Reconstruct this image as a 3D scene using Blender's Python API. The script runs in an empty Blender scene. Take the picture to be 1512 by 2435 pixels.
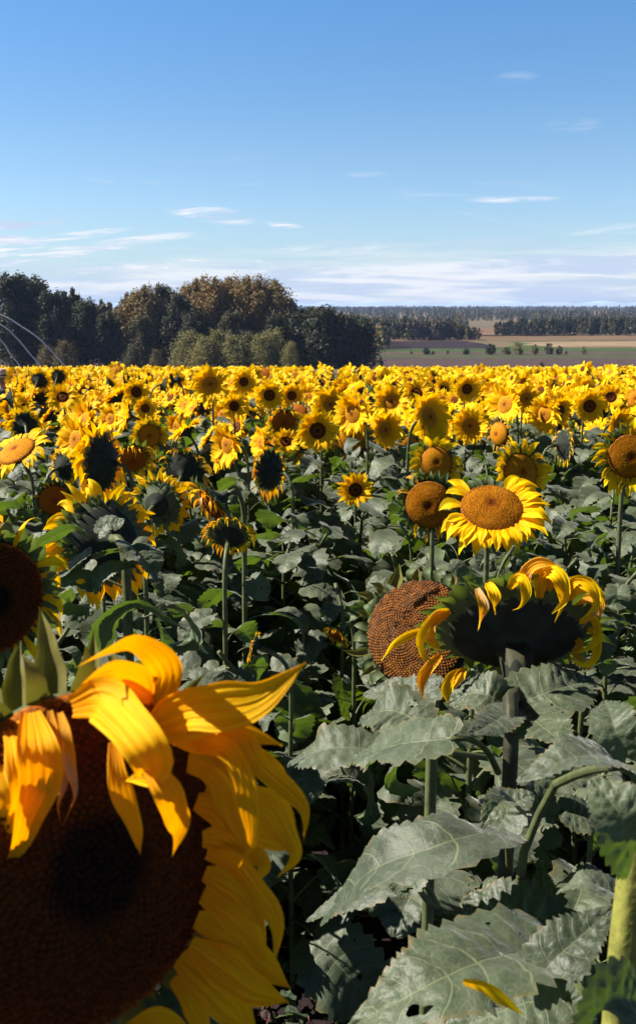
import bpy, math, random
import numpy as np
from mathutils import Matrix, Vector
R = math.radians
scene = bpy.context.scene
col = scene.collection

# ------------------------------------------------------------------ camera
PITCH = 11.84
FPX = 2339.0                     # focal length in units of a 1512 x 2435 frame
CAM = np.array([0.0, 0.0, 2.0])
cam = bpy.data.cameras.new('camera'); camo = bpy.data.objects.new('camera', cam); col.objects.link(camo)
camo.location = CAM; camo.rotation_euler = (R(90 - PITCH), 0, 0)
cam.sensor_fit = 'VERTICAL'; cam.sensor_height = 24.0; cam.lens = FPX / 2435 * 24.0
cam.clip_start = 0.05; cam.clip_end = 60000
cam.dof.use_dof = True; cam.dof.focus_distance = 2.8; cam.dof.aperture_fstop = 8.5
scene.camera = camo

# ------------------------------------------------------------------ light
SUN = np.array([-0.74, 0.08, 0.68]); SUN /= np.linalg.norm(SUN)
SUN_EL = math.asin(SUN[2]); SUN_AZ = math.atan2(SUN[0], SUN[1])
sl = bpy.data.lights.new('sun', 'SUN'); sl.energy = 5.0; sl.angle = R(0.5); sl.color = (1.0, 0.93, 0.82)
so = bpy.data.objects.new('sun', sl); col.objects.link(so)
so.rotation_euler = Vector(SUN).to_track_quat('Z', 'Y').to_euler()

w = bpy.data.worlds.new('World'); scene.world = w; w.use_nodes = True
def build_world():
    nt = w.node_tree; N = nt.nodes; L = nt.links
    for n in list(N): N.remove(n)
    out = N.new('ShaderNodeOutputWorld'); bg = N.new('ShaderNodeBackground'); bg.inputs[1].default_value = 0.05
    sky = N.new('ShaderNodeTexSky'); sky.sky_type = 'NISHITA'; sky.sun_disc = False
    sky.sun_elevation = SUN_EL; sky.sun_rotation = SUN_AZ
    sky.altitude = 600; sky.air_density = 0.9; sky.dust_density = 0.15; sky.ozone_density = 2.2
    tc = N.new('ShaderNodeTexCoord'); sep = N.new('ShaderNodeSeparateXYZ'); L.new(tc.outputs['Generated'], sep.inputs[0])
    def m(op, a, b=None, c=None, clamp=False):
        n = N.new('ShaderNodeMath'); n.operation = op; n.use_clamp = clamp
        for i, v in enumerate((a, b, c)):
            if v is None: continue
            if isinstance(v, (int, float)): n.inputs[i].default_value = v
            else: L.new(v, n.inputs[i])
        return n.outputs[0]
    az = m('ARCTAN2', sep.outputs[0], sep.outputs[1]); el = m('ARCSINE', sep.outputs[2])
    # deeper blue, with an added elevation tint: upper sky darkened to deepen shadows
    hs = N.new('ShaderNodeHueSaturation'); hs.inputs['Saturation'].default_value = 1.25; hs.inputs['Value'].default_value = 1.58
    L.new(sky.outputs[0], hs.inputs['Color'])
    tint = N.new('ShaderNodeMix'); tint.data_type = 'RGBA'; tint.blend_type = 'MULTIPLY'; tint.inputs[0].default_value = 1
    L.new(hs.outputs[0], tint.inputs[6])
    ramp = N.new('ShaderNodeValToRGB'); L.new(m('MULTIPLY', el, .8), ramp.inputs[0])
    ramp.color_ramp.elements[0].color = SKY_T0; ramp.color_ramp.elements[1].color = SKY_T1
    ramp.color_ramp.elements[0].position = 0.0; ramp.color_ramp.elements[1].position = 0.75
    for q_, c_ in SKY_TM: e = ramp.color_ramp.elements.new(q_); e.color = tuple(x * .5 for x in c_) + (1,)
    tint.inputs[6].default_value = (1, 1, 1, 1)
    L.new(ramp.outputs[0], tint.inputs[7])
    # clouds: streaks in azimuth/elevation space
    def noise(sx, sy, detail, scale, off=0.0, warp=0.0, skew=0.0):
        cx = N.new('ShaderNodeCombineXYZ')
        L.new(m('MULTIPLY', az, sx), cx.inputs[0])
        L.new(m('ADD', m('MULTIPLY', el, sy), m('MULTIPLY', az, skew)), cx.inputs[1]); cx.inputs[2].default_value = off
        n = N.new('ShaderNodeTexNoise'); n.inputs['Scale'].default_value = scale; n.inputs['Detail'].default_value = detail
        n.inputs['Roughness'].default_value = 0.6; n.inputs['Distortion'].default_value = warp
        L.new(cx.outputs[0], n.inputs['Vector']); return n.outputs[0]
    def smooth(v, a, b):
        n = N.new('ShaderNodeMapRange'); n.interpolation_type = 'SMOOTHSTEP'; n.clamp = True
        L.new(v, n.inputs[0]); n.inputs[1].default_value = a; n.inputs[2].default_value = b; return n.outputs[0]
    low = noise(4, 60, 7, 1.0, 3.1, .5)
    low2 = noise(3, 34, 6, 1.0, 11.5, .3)
    dens = m('ADD', m('MULTIPLY', low, .6), m('MULTIPLY', low2, .4))
    mask = smooth(m('ADD', el, m('MULTIPLY', az, -.04)), 0.082, 0.020)
    haze = smooth(el, 0.11, -0.01)
    c_low = m('MULTIPLY', smooth(m('ADD', dens, m('MULTIPLY', mask, .34)), .57, .88), mask)
    wis = noise(7, 95, 6, 1.0, 5.3, .9, 3.0)
    wmask = m('MULTIPLY', smooth(el, 0.155, 0.09), smooth(el, 0.02, 0.06))
    c_w = m('MULTIPLY', m('MULTIPLY', smooth(wis, .57, .80), wmask), .5)
    cl = m('MAXIMUM', c_low, c_w)
    # single wisps, each an ellipse in azimuth and elevation broken up by the streak noise
    def wisp(a0, e0, ra, re, k, sl_=0.0):
        da = m('SUBTRACT', az, a0); de = m('SUBTRACT', m('SUBTRACT', el, e0), m('MULTIPLY', da, sl_))
        q = m('ADD', m('POWER', m('ABSOLUTE', m('DIVIDE', da, ra)), 2.0), m('POWER', m('ABSOLUTE', m('DIVIDE', de, re)), 2.0))
        g = m('MULTIPLY', smooth(q, 1.0, 0.0), smooth(wis2, .36, .66))
        return m('MULTIPLY', g, k)
    wis2 = noise(16, 200, 5, 1.0, 1.7, .6, -12.0)
    puff = m('MULTIPLY', m('MULTIPLY', smooth(noise(26, 110, 6, 1.0, 9.1, .3), .50, .66), smooth(el, .056, .044)), smooth(el, .026, .034))
    puff = m('MULTIPLY', puff, smooth(noise(5, 30, 3, 1.0, 2.2), .40, .55)); cl = m('MAXIMUM', cl, m('MULTIPLY', puff, .95))
    for a in WISPS: cl = m('MAXIMUM', cl, wisp(*a))
    cl = m('MULTIPLY', cl, .92, clamp=True)
    shade = noise(6, 75, 6, 1.0, 8.8, .4)
    cc = N.new('ShaderNodeMix'); cc.data_type = 'RGBA'; L.new(m('MAXIMUM', smooth(shade, .42, .60), puff), cc.inputs[0])
    cc.inputs[6].default_value = CLOUD_A; cc.inputs[7].default_value = CLOUD_B
    hz = N.new('ShaderNodeMix'); hz.data_type = 'RGBA'; L.new(m('MULTIPLY', haze, .55), hz.inputs[0])
    L.new(tint.outputs[2], hz.inputs[6]); hz.inputs[7].default_value = HAZE_C
    mx = N.new('ShaderNodeMix'); mx.data_type = 'RGBA'; L.new(cl, mx.inputs[0])
    L.new(hz.outputs[2], mx.inputs[6]); L.new(cc.outputs[2], mx.inputs[7])
    L.new(mx.outputs[2], bg.inputs[0]); L.new(bg.outputs[0], out.inputs[0])
SKY_T0 = (.5, .56, .6, 1); SKY_TM = [(.078, (1.6, 1.5, 1.5)), (.116, (1.78, 1.6, 1.52)), (.218, (1.78, 1.78, 1.76)), (.265, (.95, 1.0, 1.1)), (.36, (.28, .31, .36))]; SKY_T1 = (.05, .058, .075, 1)
CLOUD_A = (4.9, 5.8, 7.5, 1); CLOUD_B = (7.8, 7.9, 8.3, 1); HAZE_C = (3.9, 5.5, 7.4, 1)
def _ae(px, py):
    v = np.array([(px - 756) / FPX, -(py - 1217.5) / FPX, 1.0]); p = R(PITCH)
    d = np.array([v[0], math.cos(p) + v[1] * math.sin(p), -math.sin(p) + v[1] * math.cos(p)]); d /= np.linalg.norm(d)
    return math.atan2(d[0], d[1]), math.asin(d[2])
WISPS = []
for px, py, rx, ry, k, s in [(500, 508, 100, 17, 1.5, .12), (50, 530, 110, 12, 1.5, -.1), (1220, 474, 95, 7, .8, 0), (690, 541, 55, 9, 1.4, .2),
                             (350, 568, 120, 10, 1.0, -.12), (20, 598, 85, 32, 3.0, 0), (130, 600, 160, 12, 1.6, -.06), (300, 640, 200, 16, 1.2, -.03), (180, 560, 120, 8, 1.2, -.14), (870, 414, 50, 6, .5, 0), (1355, 298, 60, 16, .45, 0),
                             (1230, 182, 45, 10, .35, 0), (1130, 575, 140, 10, .6, -.05), (860, 590, 210, 18, .65, 0), (1450, 545, 120, 12, .5, -.05)]:
    a, e = _ae(px, py); WISPS.append((a, e, rx * 1.25 / FPX, ry * 1.3 / FPX, k, -s))
build_world()
scene.view_settings.view_transform = 'Standard'; scene.view_settings.look = 'None'
scene.view_settings.exposure = 1.3; scene.view_settings.gamma = 1.0; scene.view_settings.use_curve_mapping = False
scene.render.engine = 'CYCLES'
cy = scene.cycles
cy.max_bounces = 6; cy.diffuse_bounces = 2; cy.glossy_bounces = 2; cy.transmission_bounces = 4; cy.transparent_max_bounces = 6; cy.volume_bounces = 0
cy.caustics_reflective = False; cy.caustics_refractive = False; cy.use_denoising = True
try: cy.volume_max_steps = 64
except Exception: pass

# ------------------------------------------------------------------ helpers
def nz(v):
    v = np.asarray(v, float); n = np.linalg.norm(v, axis=-1, keepdims=True); return v / np.where(n < 1e-9, 1, n)
_p = R(PITCH); FW = np.array([0, math.cos(_p), -math.sin(_p)]); UPV = np.array([0, math.sin(_p), math.cos(_p)]); RT = np.array([1., 0, 0])
def P(px, py, d):
    return CAM + RT * (px - 756) / FPX * d + UPV * -(py - 1217.5) / FPX * d + FW * d
def project(p):
    v = np.asarray(p) - CAM; d = v @ FW
    return 756 + FPX * (v @ RT) / d, 1217.5 - FPX * (v @ UPV) / d, d

def ground_z(x, y):
    y = np.asarray(y, float); x = np.asarray(x, float)
    z = np.where(y < 31, -0.045 * y, -1.395 - (y - 31) * (11.9 - 1.395) / 194)
    z = np.where(y > 225, -11.9 - 0.0002 * (y - 225), z)
    k = np.clip((y - 900) / 1700, 0, 1); z = np.where(y > 900, -12.03 + 4.5 * k * k * (3 - 2 * k), z)
    # valley floor waves, fading in past the field
    q = np.clip((y - 120) / 400, 0, 1)
    return z + q * 0.35 * np.sin(x * .021 + 1) * np.sin(y * .012)

class MB:
    def __init__(s): s.V = []; s.D = []; s.F = []; s.M = []; s.n = 0
    def add(s, V, F, D=None, mat=0):
        V = np.asarray(V, float).reshape(-1, 3); F = np.asarray(F, int).reshape(-1, 4)
        if D is None: D = np.zeros((len(V), 4))
        s.V.append(V); s.D.append(np.asarray(D, float).reshape(-1, 4)); s.F.append(F + s.n); s.M.append(np.full(len(F), mat, int)); s.n += len(V)
    def grid(s, G, D=None, mat=0, wrap=False):
        r, c = G.shape[:2]; i = np.arange(r * c).reshape(r, c)
        if wrap: i = np.concatenate([i, i[:, :1]], 1)
        F = np.stack([i[:-1, :-1], i[:-1, 1:], i[1:, 1:], i[1:, :-1]], -1).reshape(-1, 4)
        s.add(G, F, D, mat)
    def join(s, o, M4):
        M4 = np.array(M4)
        for V, D, F, M in zip(o.V, o.D, o.F, o.M):
            pass
        V = np.concatenate(o.V); F = np.concatenate(o.F)
        s.V.append(V @ M4[:3, :3].T + M4[:3, 3]); s.D.append(np.concatenate(o.D)); s.F.append(F + s.n); s.M.append(np.concatenate(o.M)); s.n += len(V)
    def mesh(s, name, mats, smooth=True):
        me = bpy.data.meshes.new(name)
        V = np.concatenate(s.V); F = np.concatenate(s.F); D = np.concatenate(s.D); M = np.concatenate(s.M)
        me.vertices.add(len(V)); me.vertices.foreach_set('co', V.astype(np.float32).ravel())
        me.loops.add(F.size); me.loops.foreach_set('vertex_index', F.astype(np.int32).ravel())
        me.polygons.add(len(F)); me.polygons.foreach_set('loop_start', np.arange(0, F.size, 4, dtype=np.int32))
        try: me.polygons.foreach_set('loop_total', np.full(len(F), 4, np.int32))
        except Exception: pass
        for m in mats: me.materials.append(m)
        me.polygons.foreach_set('material_index', M.astype(np.int32))
        me.polygons.foreach_set('use_smooth', np.full(len(F), smooth, bool))
        a = me.attributes.new('D', 'FLOAT_COLOR', 'POINT'); a.data.foreach_set('color', D.astype(np.float32).ravel())
        me.update(calc_edges=True); me.validate()
        return me

def tube(mb, pts, rad, sides=8, mat=0, D3=0.5, ridge=0.0, cap=True):
    pts = np.asarray(pts, float); n = len(pts); rad = np.broadcast_to(np.asarray(rad, float), (n,))
    T = nz(np.gradient(pts, axis=0)); ref = np.array([0, 0, 1.]) if abs(T[0][2]) < .8 else np.array([0, 1., 0])
    A = nz(np.cross(T[0], ref)); As = [A]
    for i in range(1, n):
        A = A - T[i] * (A @ T[i]); A = A / (np.linalg.norm(A) + 1e-9); As.append(A)
    A = np.array(As); B = np.cross(T, A)
    th = np.arange(sides) / sides * 2 * math.pi
    rr = 1 + ridge * np.cos(th * 6)
    G = pts[:, None] + (A[:, None] * np.cos(th)[None, :, None] + B[:, None] * np.sin(th)[None, :, None]) * (rad[:, None, None] * rr[None, :, None])
    if cap: G = np.concatenate([np.broadcast_to(pts[0], (1, sides, 3)), G, np.broadcast_to(pts[-1], (1, sides, 3))])
    D = np.zeros(G.shape[:2] + (4,)); D[..., 0] = np.linspace(0, 1, len(G))[:, None]; D[..., 1] = th / 6.283; D[..., 2] = D3
    mb.grid(G, D, mat, wrap=True)

def spline(pts, n):
    pts = np.asarray(pts, float); k = len(pts)
    if k == 2: return pts[0] + (pts[1] - pts[0]) * np.linspace(0, 1, n)[:, None]
    Q = np.concatenate([[2 * pts[0] - pts[1]], pts, [2 * pts[-1] - pts[-2]]])
    t = np.linspace(0, k - 1 - 1e-6, n); i = t.astype(int); f = (t - i)[:, None]
    a, b, c, d = Q[i], Q[i + 1], Q[i + 2], Q[i + 3]
    o = .5 * ((2 * b) + (c - a) * f + (2 * a - 5 * b + 4 * c - d) * f ** 2 + (3 * b - a - 3 * c + d) * f ** 3)
    # even arc length
    s = np.concatenate([[0], np.cumsum(np.linalg.norm(np.diff(o, axis=0), axis=1))]); q = np.linspace(0, s[-1], n)
    return np.stack([np.interp(q, s, o[:, j]) for j in range(3)], 1)

def frames(C, N0):
    T = nz(np.gradient(C, axis=0)); N0 = np.broadcast_to(np.asarray(N0, float), C.shape)
    S = nz(np.cross(T, N0)); return T, S, np.cross(S, T)

def petal(mb, C, wid, N0, rnd=.5, mat=0, nv=5, cup=.15, ridge=.05, twist=None, base=.45, peak=.45, curl=0.0, rs=None):
    """a petal: centre line C, half width wid; pointed tip, lengthwise pleats"""
    n = len(C); u = np.linspace(0, 1, n)
    T, S, N = frames(C, N0)
    if twist is not None:
        a = np.asarray(twist)[:, None] if np.ndim(twist) else (np.linspace(0, 1, n) ** 1.5 * twist)[:, None]
        S, N = S * np.cos(a) + N * np.sin(a), N * np.cos(a) - S * np.sin(a)
    prof = np.where(u < peak, base + (1 - base) * np.sin(u / peak * math.pi / 2), np.clip(np.cos((u - peak) / (1 - peak) * math.pi / 2), 0, 1) ** 1.1)
    prof[-1] = .03
    v = np.linspace(-1, 1, nv)
    wob = 1 + (.10 * np.sin(u * 13 + rnd * 40) * np.sin(u * math.pi) if nv > 5 else 0 * u)
    G = C[:, None] + S[:, None] * (v[None, :, None] * (wid * prof * wob)[:, None, None])
    off = cup * (v[None] ** 2) * (wid * prof)[:, None] * (1 - curl * u[:, None])
    if nv > 5: off = off + 1.3 * ridge * wid * np.cos(v * math.pi * 4.5 + rnd * 5)[None] * prof[:, None] + ridge * .8 * wid * np.sin(u * 9 + rnd * 20)[:, None] * (v[None] * np.abs(v[None]))
    elif nv >= 5: off = off + ridge * wid * np.array([-.6, 1, -1, 1, -.6])[None] * prof[:, None]
    G = G + N[:, None] * off[..., None]
    D = np.zeros(G.shape[:2] + (4,)); D[..., 0] = u[:, None]; D[..., 1] = v * .5 + .5; D[..., 2] = rnd
    mb.grid(G, D, mat)

def blade(mb, C, W, N0, rng, hi=1, mat=0, fold=.25, wave=.12, puck=.05, nv_=7, tip=.0):
    """a sunflower leaf blade: heart shaped, toothed edge, quilted between the side veins"""
    n = nv_ * 6 + 1 if hi == 2 else (nv_ * 3 + 1 if hi == 1 else 6); nc = {2: 17, 1: 9, 0: 5}[hi]
    C = spline(C, n); T, S, N = frames(C, N0); u = np.linspace(0, 1, n)
    w = np.sin(math.pi * np.clip(u, 0, 1) ** .62) ** .75 * (1 - .35 * u) * 1.12
    w[0] = .16; w[-1] = .01
    w = w * W * .5
    v = np.linspace(-1, 1, nc); av = np.abs(v)
    L = np.linalg.norm(np.diff(C, axis=0), axis=1).sum()
    sweep = np.interp(u, [0, .12, .4, 1], [-.75, -.25, .45, .30]) * W * .5 * np.sin(np.clip(u, .03, 1) ** .6 * math.pi) ** .5
    sweep[0] = -.10 * W; sweep[-1] = 0
    edge = np.ones((n, nc))
    if hi:
        saw = np.array([1, .2, -.9])[np.arange(n) % 3] + rng.uniform(-.4, .4, n); saw2 = np.array([1, .2, -.9])[(np.arange(n) + 1) % 3] + rng.uniform(-.4, .4, n)
        edge[:, 0] += .085 * saw; edge[:, -1] += .085 * saw2
        if hi == 2: edge[:, 1] += .015 * saw; edge[:, -2] += .015 * saw2
    G = C[:, None] + S[:, None] * (v[None] * w[:, None] * edge)[..., None] + T[:, None] * ((av ** 1.6)[None] * sweep[:, None])[..., None]
    off = fold * av[None] * w[:, None] * (1 - .35 * av[None])
    ph = rng.uniform(0, 6.28, 6)
    wv = np.where(v[None] > 0, np.sin(u * 9 + ph[0])[:, None] * .6 + np.sin(u * 21 + ph[1])[:, None] * .35, np.sin(u * 10 + ph[2])[:, None] * .6 + np.sin(u * 19 + ph[3])[:, None] * .35)
    off = off + wave * wv * (av ** 2)[None] * w[:, None]
    if hi:
        q = u * nv_ - np.floor(u * nv_)
        bump = np.abs(np.sin(q * math.pi))[:, None] * np.sin(av * math.pi * .92 + .15)[None]
        cell = .6 + .4 * np.sin(u * 37 + ph[4])[:, None] * np.sin(v * 11 + ph[5])[None]
        off = off + puck * W * .22 * bump * cell
        if hi == 2: off = off + puck * W * .075 * np.sin(u * 75 + ph[4])[:, None] * np.cos(v * 16 + ph[5])[None] * (av > .05)[None]
    G = G + N[:, None] * off[..., None]
    D = np.zeros(G.shape[:2] + (4,)); D[..., 0] = u[:, None]; D[..., 1] = v * .5 + .5; D[..., 2] = rng.uniform()
    D[..., 3] = 1
    mb.grid(G, D, mat)

def obj(name, me, parent=None, **kw):
    o = bpy.data.objects.new(name, me); col.objects.link(o)
    if parent is not None: o.parent = parent
    for k, v in kw.items(): o[k] = v
    return o
def thing(name, label, cat, loc=(0, 0, 0), rz=0.0, group=None):
    o = bpy.data.objects.new(name, None); col.objects.link(o); o.location = loc; o.rotation_euler = (0, 0, rz)
    o.empty_display_size = .1; o['label'] = label; o['category'] = cat
    if group: o['group'] = group
    return o

# ------------------------------------------------------------------ materials
class NT:
    def __init__(s, name):
        s.m = bpy.data.materials.new(name); s.m.use_nodes = True; s.nt = s.m.node_tree; s.N = s.nt.nodes; s.L = s.nt.links
        for n in list(s.N): s.N.remove(n)
        s.out = s.N.new('ShaderNodeOutputMaterial')
    def set(s, inp, v):
        if v is None: return
        if hasattr(v, 'is_output'): s.L.new(v, inp)
        elif isinstance(v, (tuple, list)): inp.default_value = tuple(v) + ((1,) if len(v) == 3 and len(inp.default_value) == 4 else ())
        else: inp.default_value = v
    def math(s, op, a, b=None, c=None, clamp=False):
        n = s.N.new('ShaderNodeMath'); n.operation = op; n.use_clamp = clamp
        for i, v in enumerate((a, b, c)): s.set(n.inputs[i], v)
        return n.outputs[0]
    def mix(s, f, a, b, blend='MIX'):
        n = s.N.new('ShaderNodeMix'); n.data_type = 'RGBA'; n.blend_type = blend; s.set(n.inputs[0], f); s.set(n.inputs[6], a); s.set(n.inputs[7], b); return n.outputs[2]
    def attr(s, name='D'):
        a = s.N.new('ShaderNodeAttribute'); a.attribute_name = name; sp = s.N.new('ShaderNodeSeparateColor'); s.L.new(a.outputs['Color'], sp.inputs[0])
        return sp.outputs[0], sp.outputs[1], sp.outputs[2], a.outputs['Alpha']
    def noise(s, scale, detail=3, rough=.55, vec=None, kind='Object', dist=0.0):
        n = s.N.new('ShaderNodeTexNoise'); n.inputs['Scale'].default_value = scale; n.inputs['Detail'].default_value = detail; n.inputs['Roughness'].default_value = rough
        n.inputs['Distortion'].default_value = dist
        if vec is None:
            tc = s.N.new('ShaderNodeTexCoord'); vec = tc.outputs[kind]
        s.L.new(vec, n.inputs['Vector']); return n.outputs[0]
    def sm(s, v, a, b, lo=0., hi=1.):
        n = s.N.new('ShaderNodeMapRange'); n.interpolation_type = 'SMOOTHSTEP'; s.set(n.inputs[0], v)
        n.inputs[1].default_value = a; n.inputs[2].default_value = b; n.inputs[3].default_value = lo; n.inputs[4].default_value = hi; return n.outputs[0]
    def ramp(s, v, stops):
        n = s.N.new('ShaderNodeValToRGB'); s.set(n.inputs[0], v); e = n.color_ramp.elements
        while len(e) < len(stops): e.new(.5)
        for q, (p_, c) in zip(e, stops): q.position = p_; q.color = tuple(c) + (1,)
        return n.outputs[0]
    def bump(s, h, strength=.5, dist=.002):
        n = s.N.new('ShaderNodeBump'); n.inputs['Strength'].default_value = strength; n.inputs['Distance'].default_value = dist; s.L.new(h, n.inputs['Height']); return n.outputs[0]
    def pbr(s, color, rough=.6, spec=.5, normal=None, sheen=0.0, **kw):
        n = s.N.new('ShaderNodeBsdfPrincipled'); s.set(n.inputs['Base Color'], color); s.set(n.inputs['Roughness'], rough); s.set(n.inputs['Specular IOR Level'], spec)
        if normal is not None: s.L.new(normal, n.inputs['Normal'])
        if sheen: n.inputs['Sheen Weight'].default_value = sheen; n.inputs['Sheen Roughness'].default_value = .4
        for k, v in kw.items(): s.set(n.inputs[k], v)
        return n.outputs[0]
    def translucent(s, color, normal=None):
        n = s.N.new('ShaderNodeBsdfTranslucent'); s.set(n.inputs[0], color)
        if normal is not None: s.L.new(normal, n.inputs['Normal'])
        return n.outputs[0]
    def mixs(s, f, a, b):
        n = s.N.new('ShaderNodeMixShader'); s.set(n.inputs[0], f); s.L.new(a, n.inputs[1]); s.L.new(b, n.inputs[2]); return n.outputs[0]
    def done(s, sh): s.L.new(sh, s.out.inputs[0]); return s.m

def rnd_obj(t):
    n = t.N.new('ShaderNodeObjectInfo'); return n.outputs['Random']

def leaf_mat():
    t = NT('sunflower_leaf'); u, v, r, a = t.attr(); rr = rnd_obj(t)
    av = t.math('ABSOLUTE', t.math('MULTIPLY_ADD', v, 2.0, -1.0))
    q = t.math('FRACT', t.math('ADD', t.math('MULTIPLY', t.math('SUBTRACT', u, t.math('MULTIPLY', t.math('MULTIPLY', av, av), .05)), 7.0), .5)); q = t.math('ABSOLUTE', t.math('SUBTRACT', q, .5))
    side = t.sm(q, .04, .01); side = t.math('MULTIPLY', side, t.sm(av, 1.0, .75)); mid = t.sm(av, .032, .012)
    vo = t.N.new('ShaderNodeTexVoronoi'); vo.feature = 'DISTANCE_TO_EDGE'; vo.inputs['Scale'].default_value = 85; tco = t.N.new('ShaderNodeTexCoord'); t.L.new(tco.outputs['Object'], vo.inputs['Vector'])
    sec = t.math('MULTIPLY', t.sm(vo.outputs['Distance'], .12, .0), .28)
    vein = t.math('MAXIMUM', t.math('MAXIMUM', side, mid), sec)
    n1 = t.noise(14, 4); n2 = t.noise(90, 3)
    c = t.mix(t.sm(n1, .35, .65), (.030, .043, .025), (.066, .083, .056))
    c = t.mix(t.math('MULTIPLY', t.sm(rr, .0, 1.0), .5), c, (.060, .085, .036))
    c = t.mix(t.math('MULTIPLY', t.sm(t.noise(5, 3), .62, .75), .5), c, (.13, .12, .05))
    c = t.mix(t.math('MULTIPLY', vein, .42), c, (.22, .24, .13))
    edge = t.math('MULTIPLY', t.sm(t.math('ADD', av, t.math('MULTIPLY', t.noise(18, 3), .5)), 1.15, 1.32), .6); c = t.mix(edge, c, (.17, .12, .045))
    geo = t.N.new('ShaderNodeNewGeometry')
    c = t.mix(t.math('MULTIPLY', geo.outputs['Backfacing'], .6), c, (.09, .13, .055))
    h = t.math('ADD', t.math('MULTIPLY', vein, -.45), t.math('ADD', t.math('MULTIPLY', n2, .8), t.math('MULTIPLY', t.noise(24, 3), 1.6)))
    nb = t.bump(h, .45, .003)
    p = t.pbr(c, t.math('MULTIPLY_ADD', n1, .3, .40), .40, nb, .2)
    tr = t.translucent((.20, .34, .015))
    sh = t.mixs(.17, p, tr); hv = t.noise(26, 2, .4)
    hole = t.N.new('ShaderNodeMath'); hole.operation = 'GREATER_THAN'; t.L.new(hv, hole.inputs[0]); hole.inputs[1].default_value = .735
    tp = t.N.new('ShaderNodeBsdfTransparent')
    return t.done(t.mixs(hole.outputs[0], sh, tp.outputs[0]))
def petal_mat(name, c0, c1, ct, tmix=.42, dry=0.0):
    t = NT(name); u, v, r, a = t.attr()
    st = t.N.new('ShaderNodeCombineXYZ'); t.set(st.inputs[0], t.math('MULTIPLY', v, 9.0)); t.set(st.inputs[1], t.math('MULTIPLY', u, 1.2)); t.set(st.inputs[2], t.math('MULTIPLY', r, 31.0))
    n = t.noise(1.6, 3, vec=st.outputs[0])
    c = t.mix(t.sm(u, 0.0, .55), c0, c1); c = t.mix(t.math('MULTIPLY', t.sm(n, .42, .66), .6), c, tuple(x * .88 for x in c0[:1]) + (c0[1] * .72, c0[2]))
    c = t.mix(t.math('MULTIPLY', r, .35), c, tuple(x * .88 for x in c1[:1]) + (c1[1] * .80, c1[2] * .8))
    if dry: c = t.mix(t.math('MULTIPLY', t.sm(t.noise(22, 4), .52, .66), dry), c, (.62, .45, .26))
    nb = t.bump(n, .5, .004)
    p = t.pbr(c, .6, .14, nb); tr = t.translucent(ct)
    return t.done(t.mixs(tmix, p, tr))
def disc_mat(name, stops, bump=.6, sc=1.0):
    t = NT(name); u, v, r, a = t.attr()
    vo = t.N.new('ShaderNodeTexVoronoi'); vo.inputs['Scale'].default_value = 260 * sc; tc = t.N.new('ShaderNodeTexCoord'); t.L.new(tc.outputs['Object'], vo.inputs['Vector'])
    c = t.ramp(t.math('ADD', u, t.math('MULTIPLY_ADD', t.noise(60, 2), .12, -.06)), stops)
    c = t.mix(t.math('MULTIPLY', t.sm(vo.outputs['Distance'], .25, .75), .55), c, (.03, .012, .004))
    c = t.mix(t.math('MULTIPLY', r, .5), c, (.05, .02, .006))
    nb = t.bump(vo.outputs['Distance'], -bump, .004)
    return t.done(t.pbr(c, .8, .08, nb))
def plain(name, c, rough=.7, spec=.3, nscale=20, var=.25, bumpd=.004, bs=.5, tr=None, trm=.2, c2=None):
    t = NT(name); n = t.noise(nscale, 4)
    c2 = c2 or tuple(x * (1 - var) for x in c)
    cc = t.mix(t.sm(n, .35, .65), c2, c); p = t.pbr(cc, rough, spec, t.bump(n, bs, bumpd))
    if tr: p = t.mixs(trm, p, t.translucent(tr))
    return t.done(p)
M_LEAF = leaf_mat()
M_PET = petal_mat('petal_yellow', (.98, .46, .001), (1.0, .70, .001), (1.0, .56, .0), .38)
M_PET_SHADE = petal_mat('petal_shade_tint', (.97, .40, .002), (1.0, .60, .002), (1.0, .38, .0), .45)  # orange put into the yellow for the near flower's shaded petals
M_PETW = petal_mat('petal_wilted', (.80, .34, .01), (.88, .48, .02), (.95, .40, .004), .4, .75)
M_DARK = disc_mat('disc_dark', [(0, (.02, .006, .002)), (.22, (.03, .009, .003)), (.34, (.20, .055, .006)), (.6, (.11, .03, .006)), (.85, (.06, .018, .004)), (1, (.30, .12, .01))])
M_ORANGE = disc_mat('disc_orange', [(0, (.10, .03, .004)), (.12, (.18, .05, .004)), (.3, (.45, .17, .008)), (.8, (.55, .23, .01)), (1, (.6, .32, .015))])
M_GOLD = disc_mat('disc_gold', [(0, (.14, .03, .003)), (.12, (.34, .09, .004)), (.3, (.60, .22, .005)), (.8, (.62, .24, .006)), (1, (.32, .11, .006))])
M_BROWN = disc_mat('disc_brown', [(0, (.20, .045, .004)), (.4, (.32, .085, .005)), (1, (.34, .10, .006))])
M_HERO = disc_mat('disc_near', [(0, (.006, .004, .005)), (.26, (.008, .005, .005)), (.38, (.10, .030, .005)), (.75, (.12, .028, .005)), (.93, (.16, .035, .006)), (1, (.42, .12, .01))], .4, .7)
M_FLORET = plain('floret_tip', (.40, .145, .014), .6, .3, 80, .55)
M_PIT = plain('seed_pit', (.022, .010, .005), .7, .2, 60, .4)
M_STEM = plain('sunflower_stem', (.095, .112, .042), .55, .4, 40, .3, .003, .5, (.2, .3, .03), .1)
M_BRACT = plain('bract_green', (.095, .125, .05), .6, .3, 30, .35, .003, .4, (.25, .35, .03), .22)
M_BRACT_SHADE = plain('calyx_shade_tint', (.034, .040, .032), .8, .12, 30, .35, .003, .5, (.12, .2, .02), .12)  # backlit shade of the flower backs painted into a darker green
M_BRACTP = plain('bract_pale', (.20, .175, .040), .7, .15, 26, .4, .003, .4, (.3, .3, .03), .14)
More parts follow.
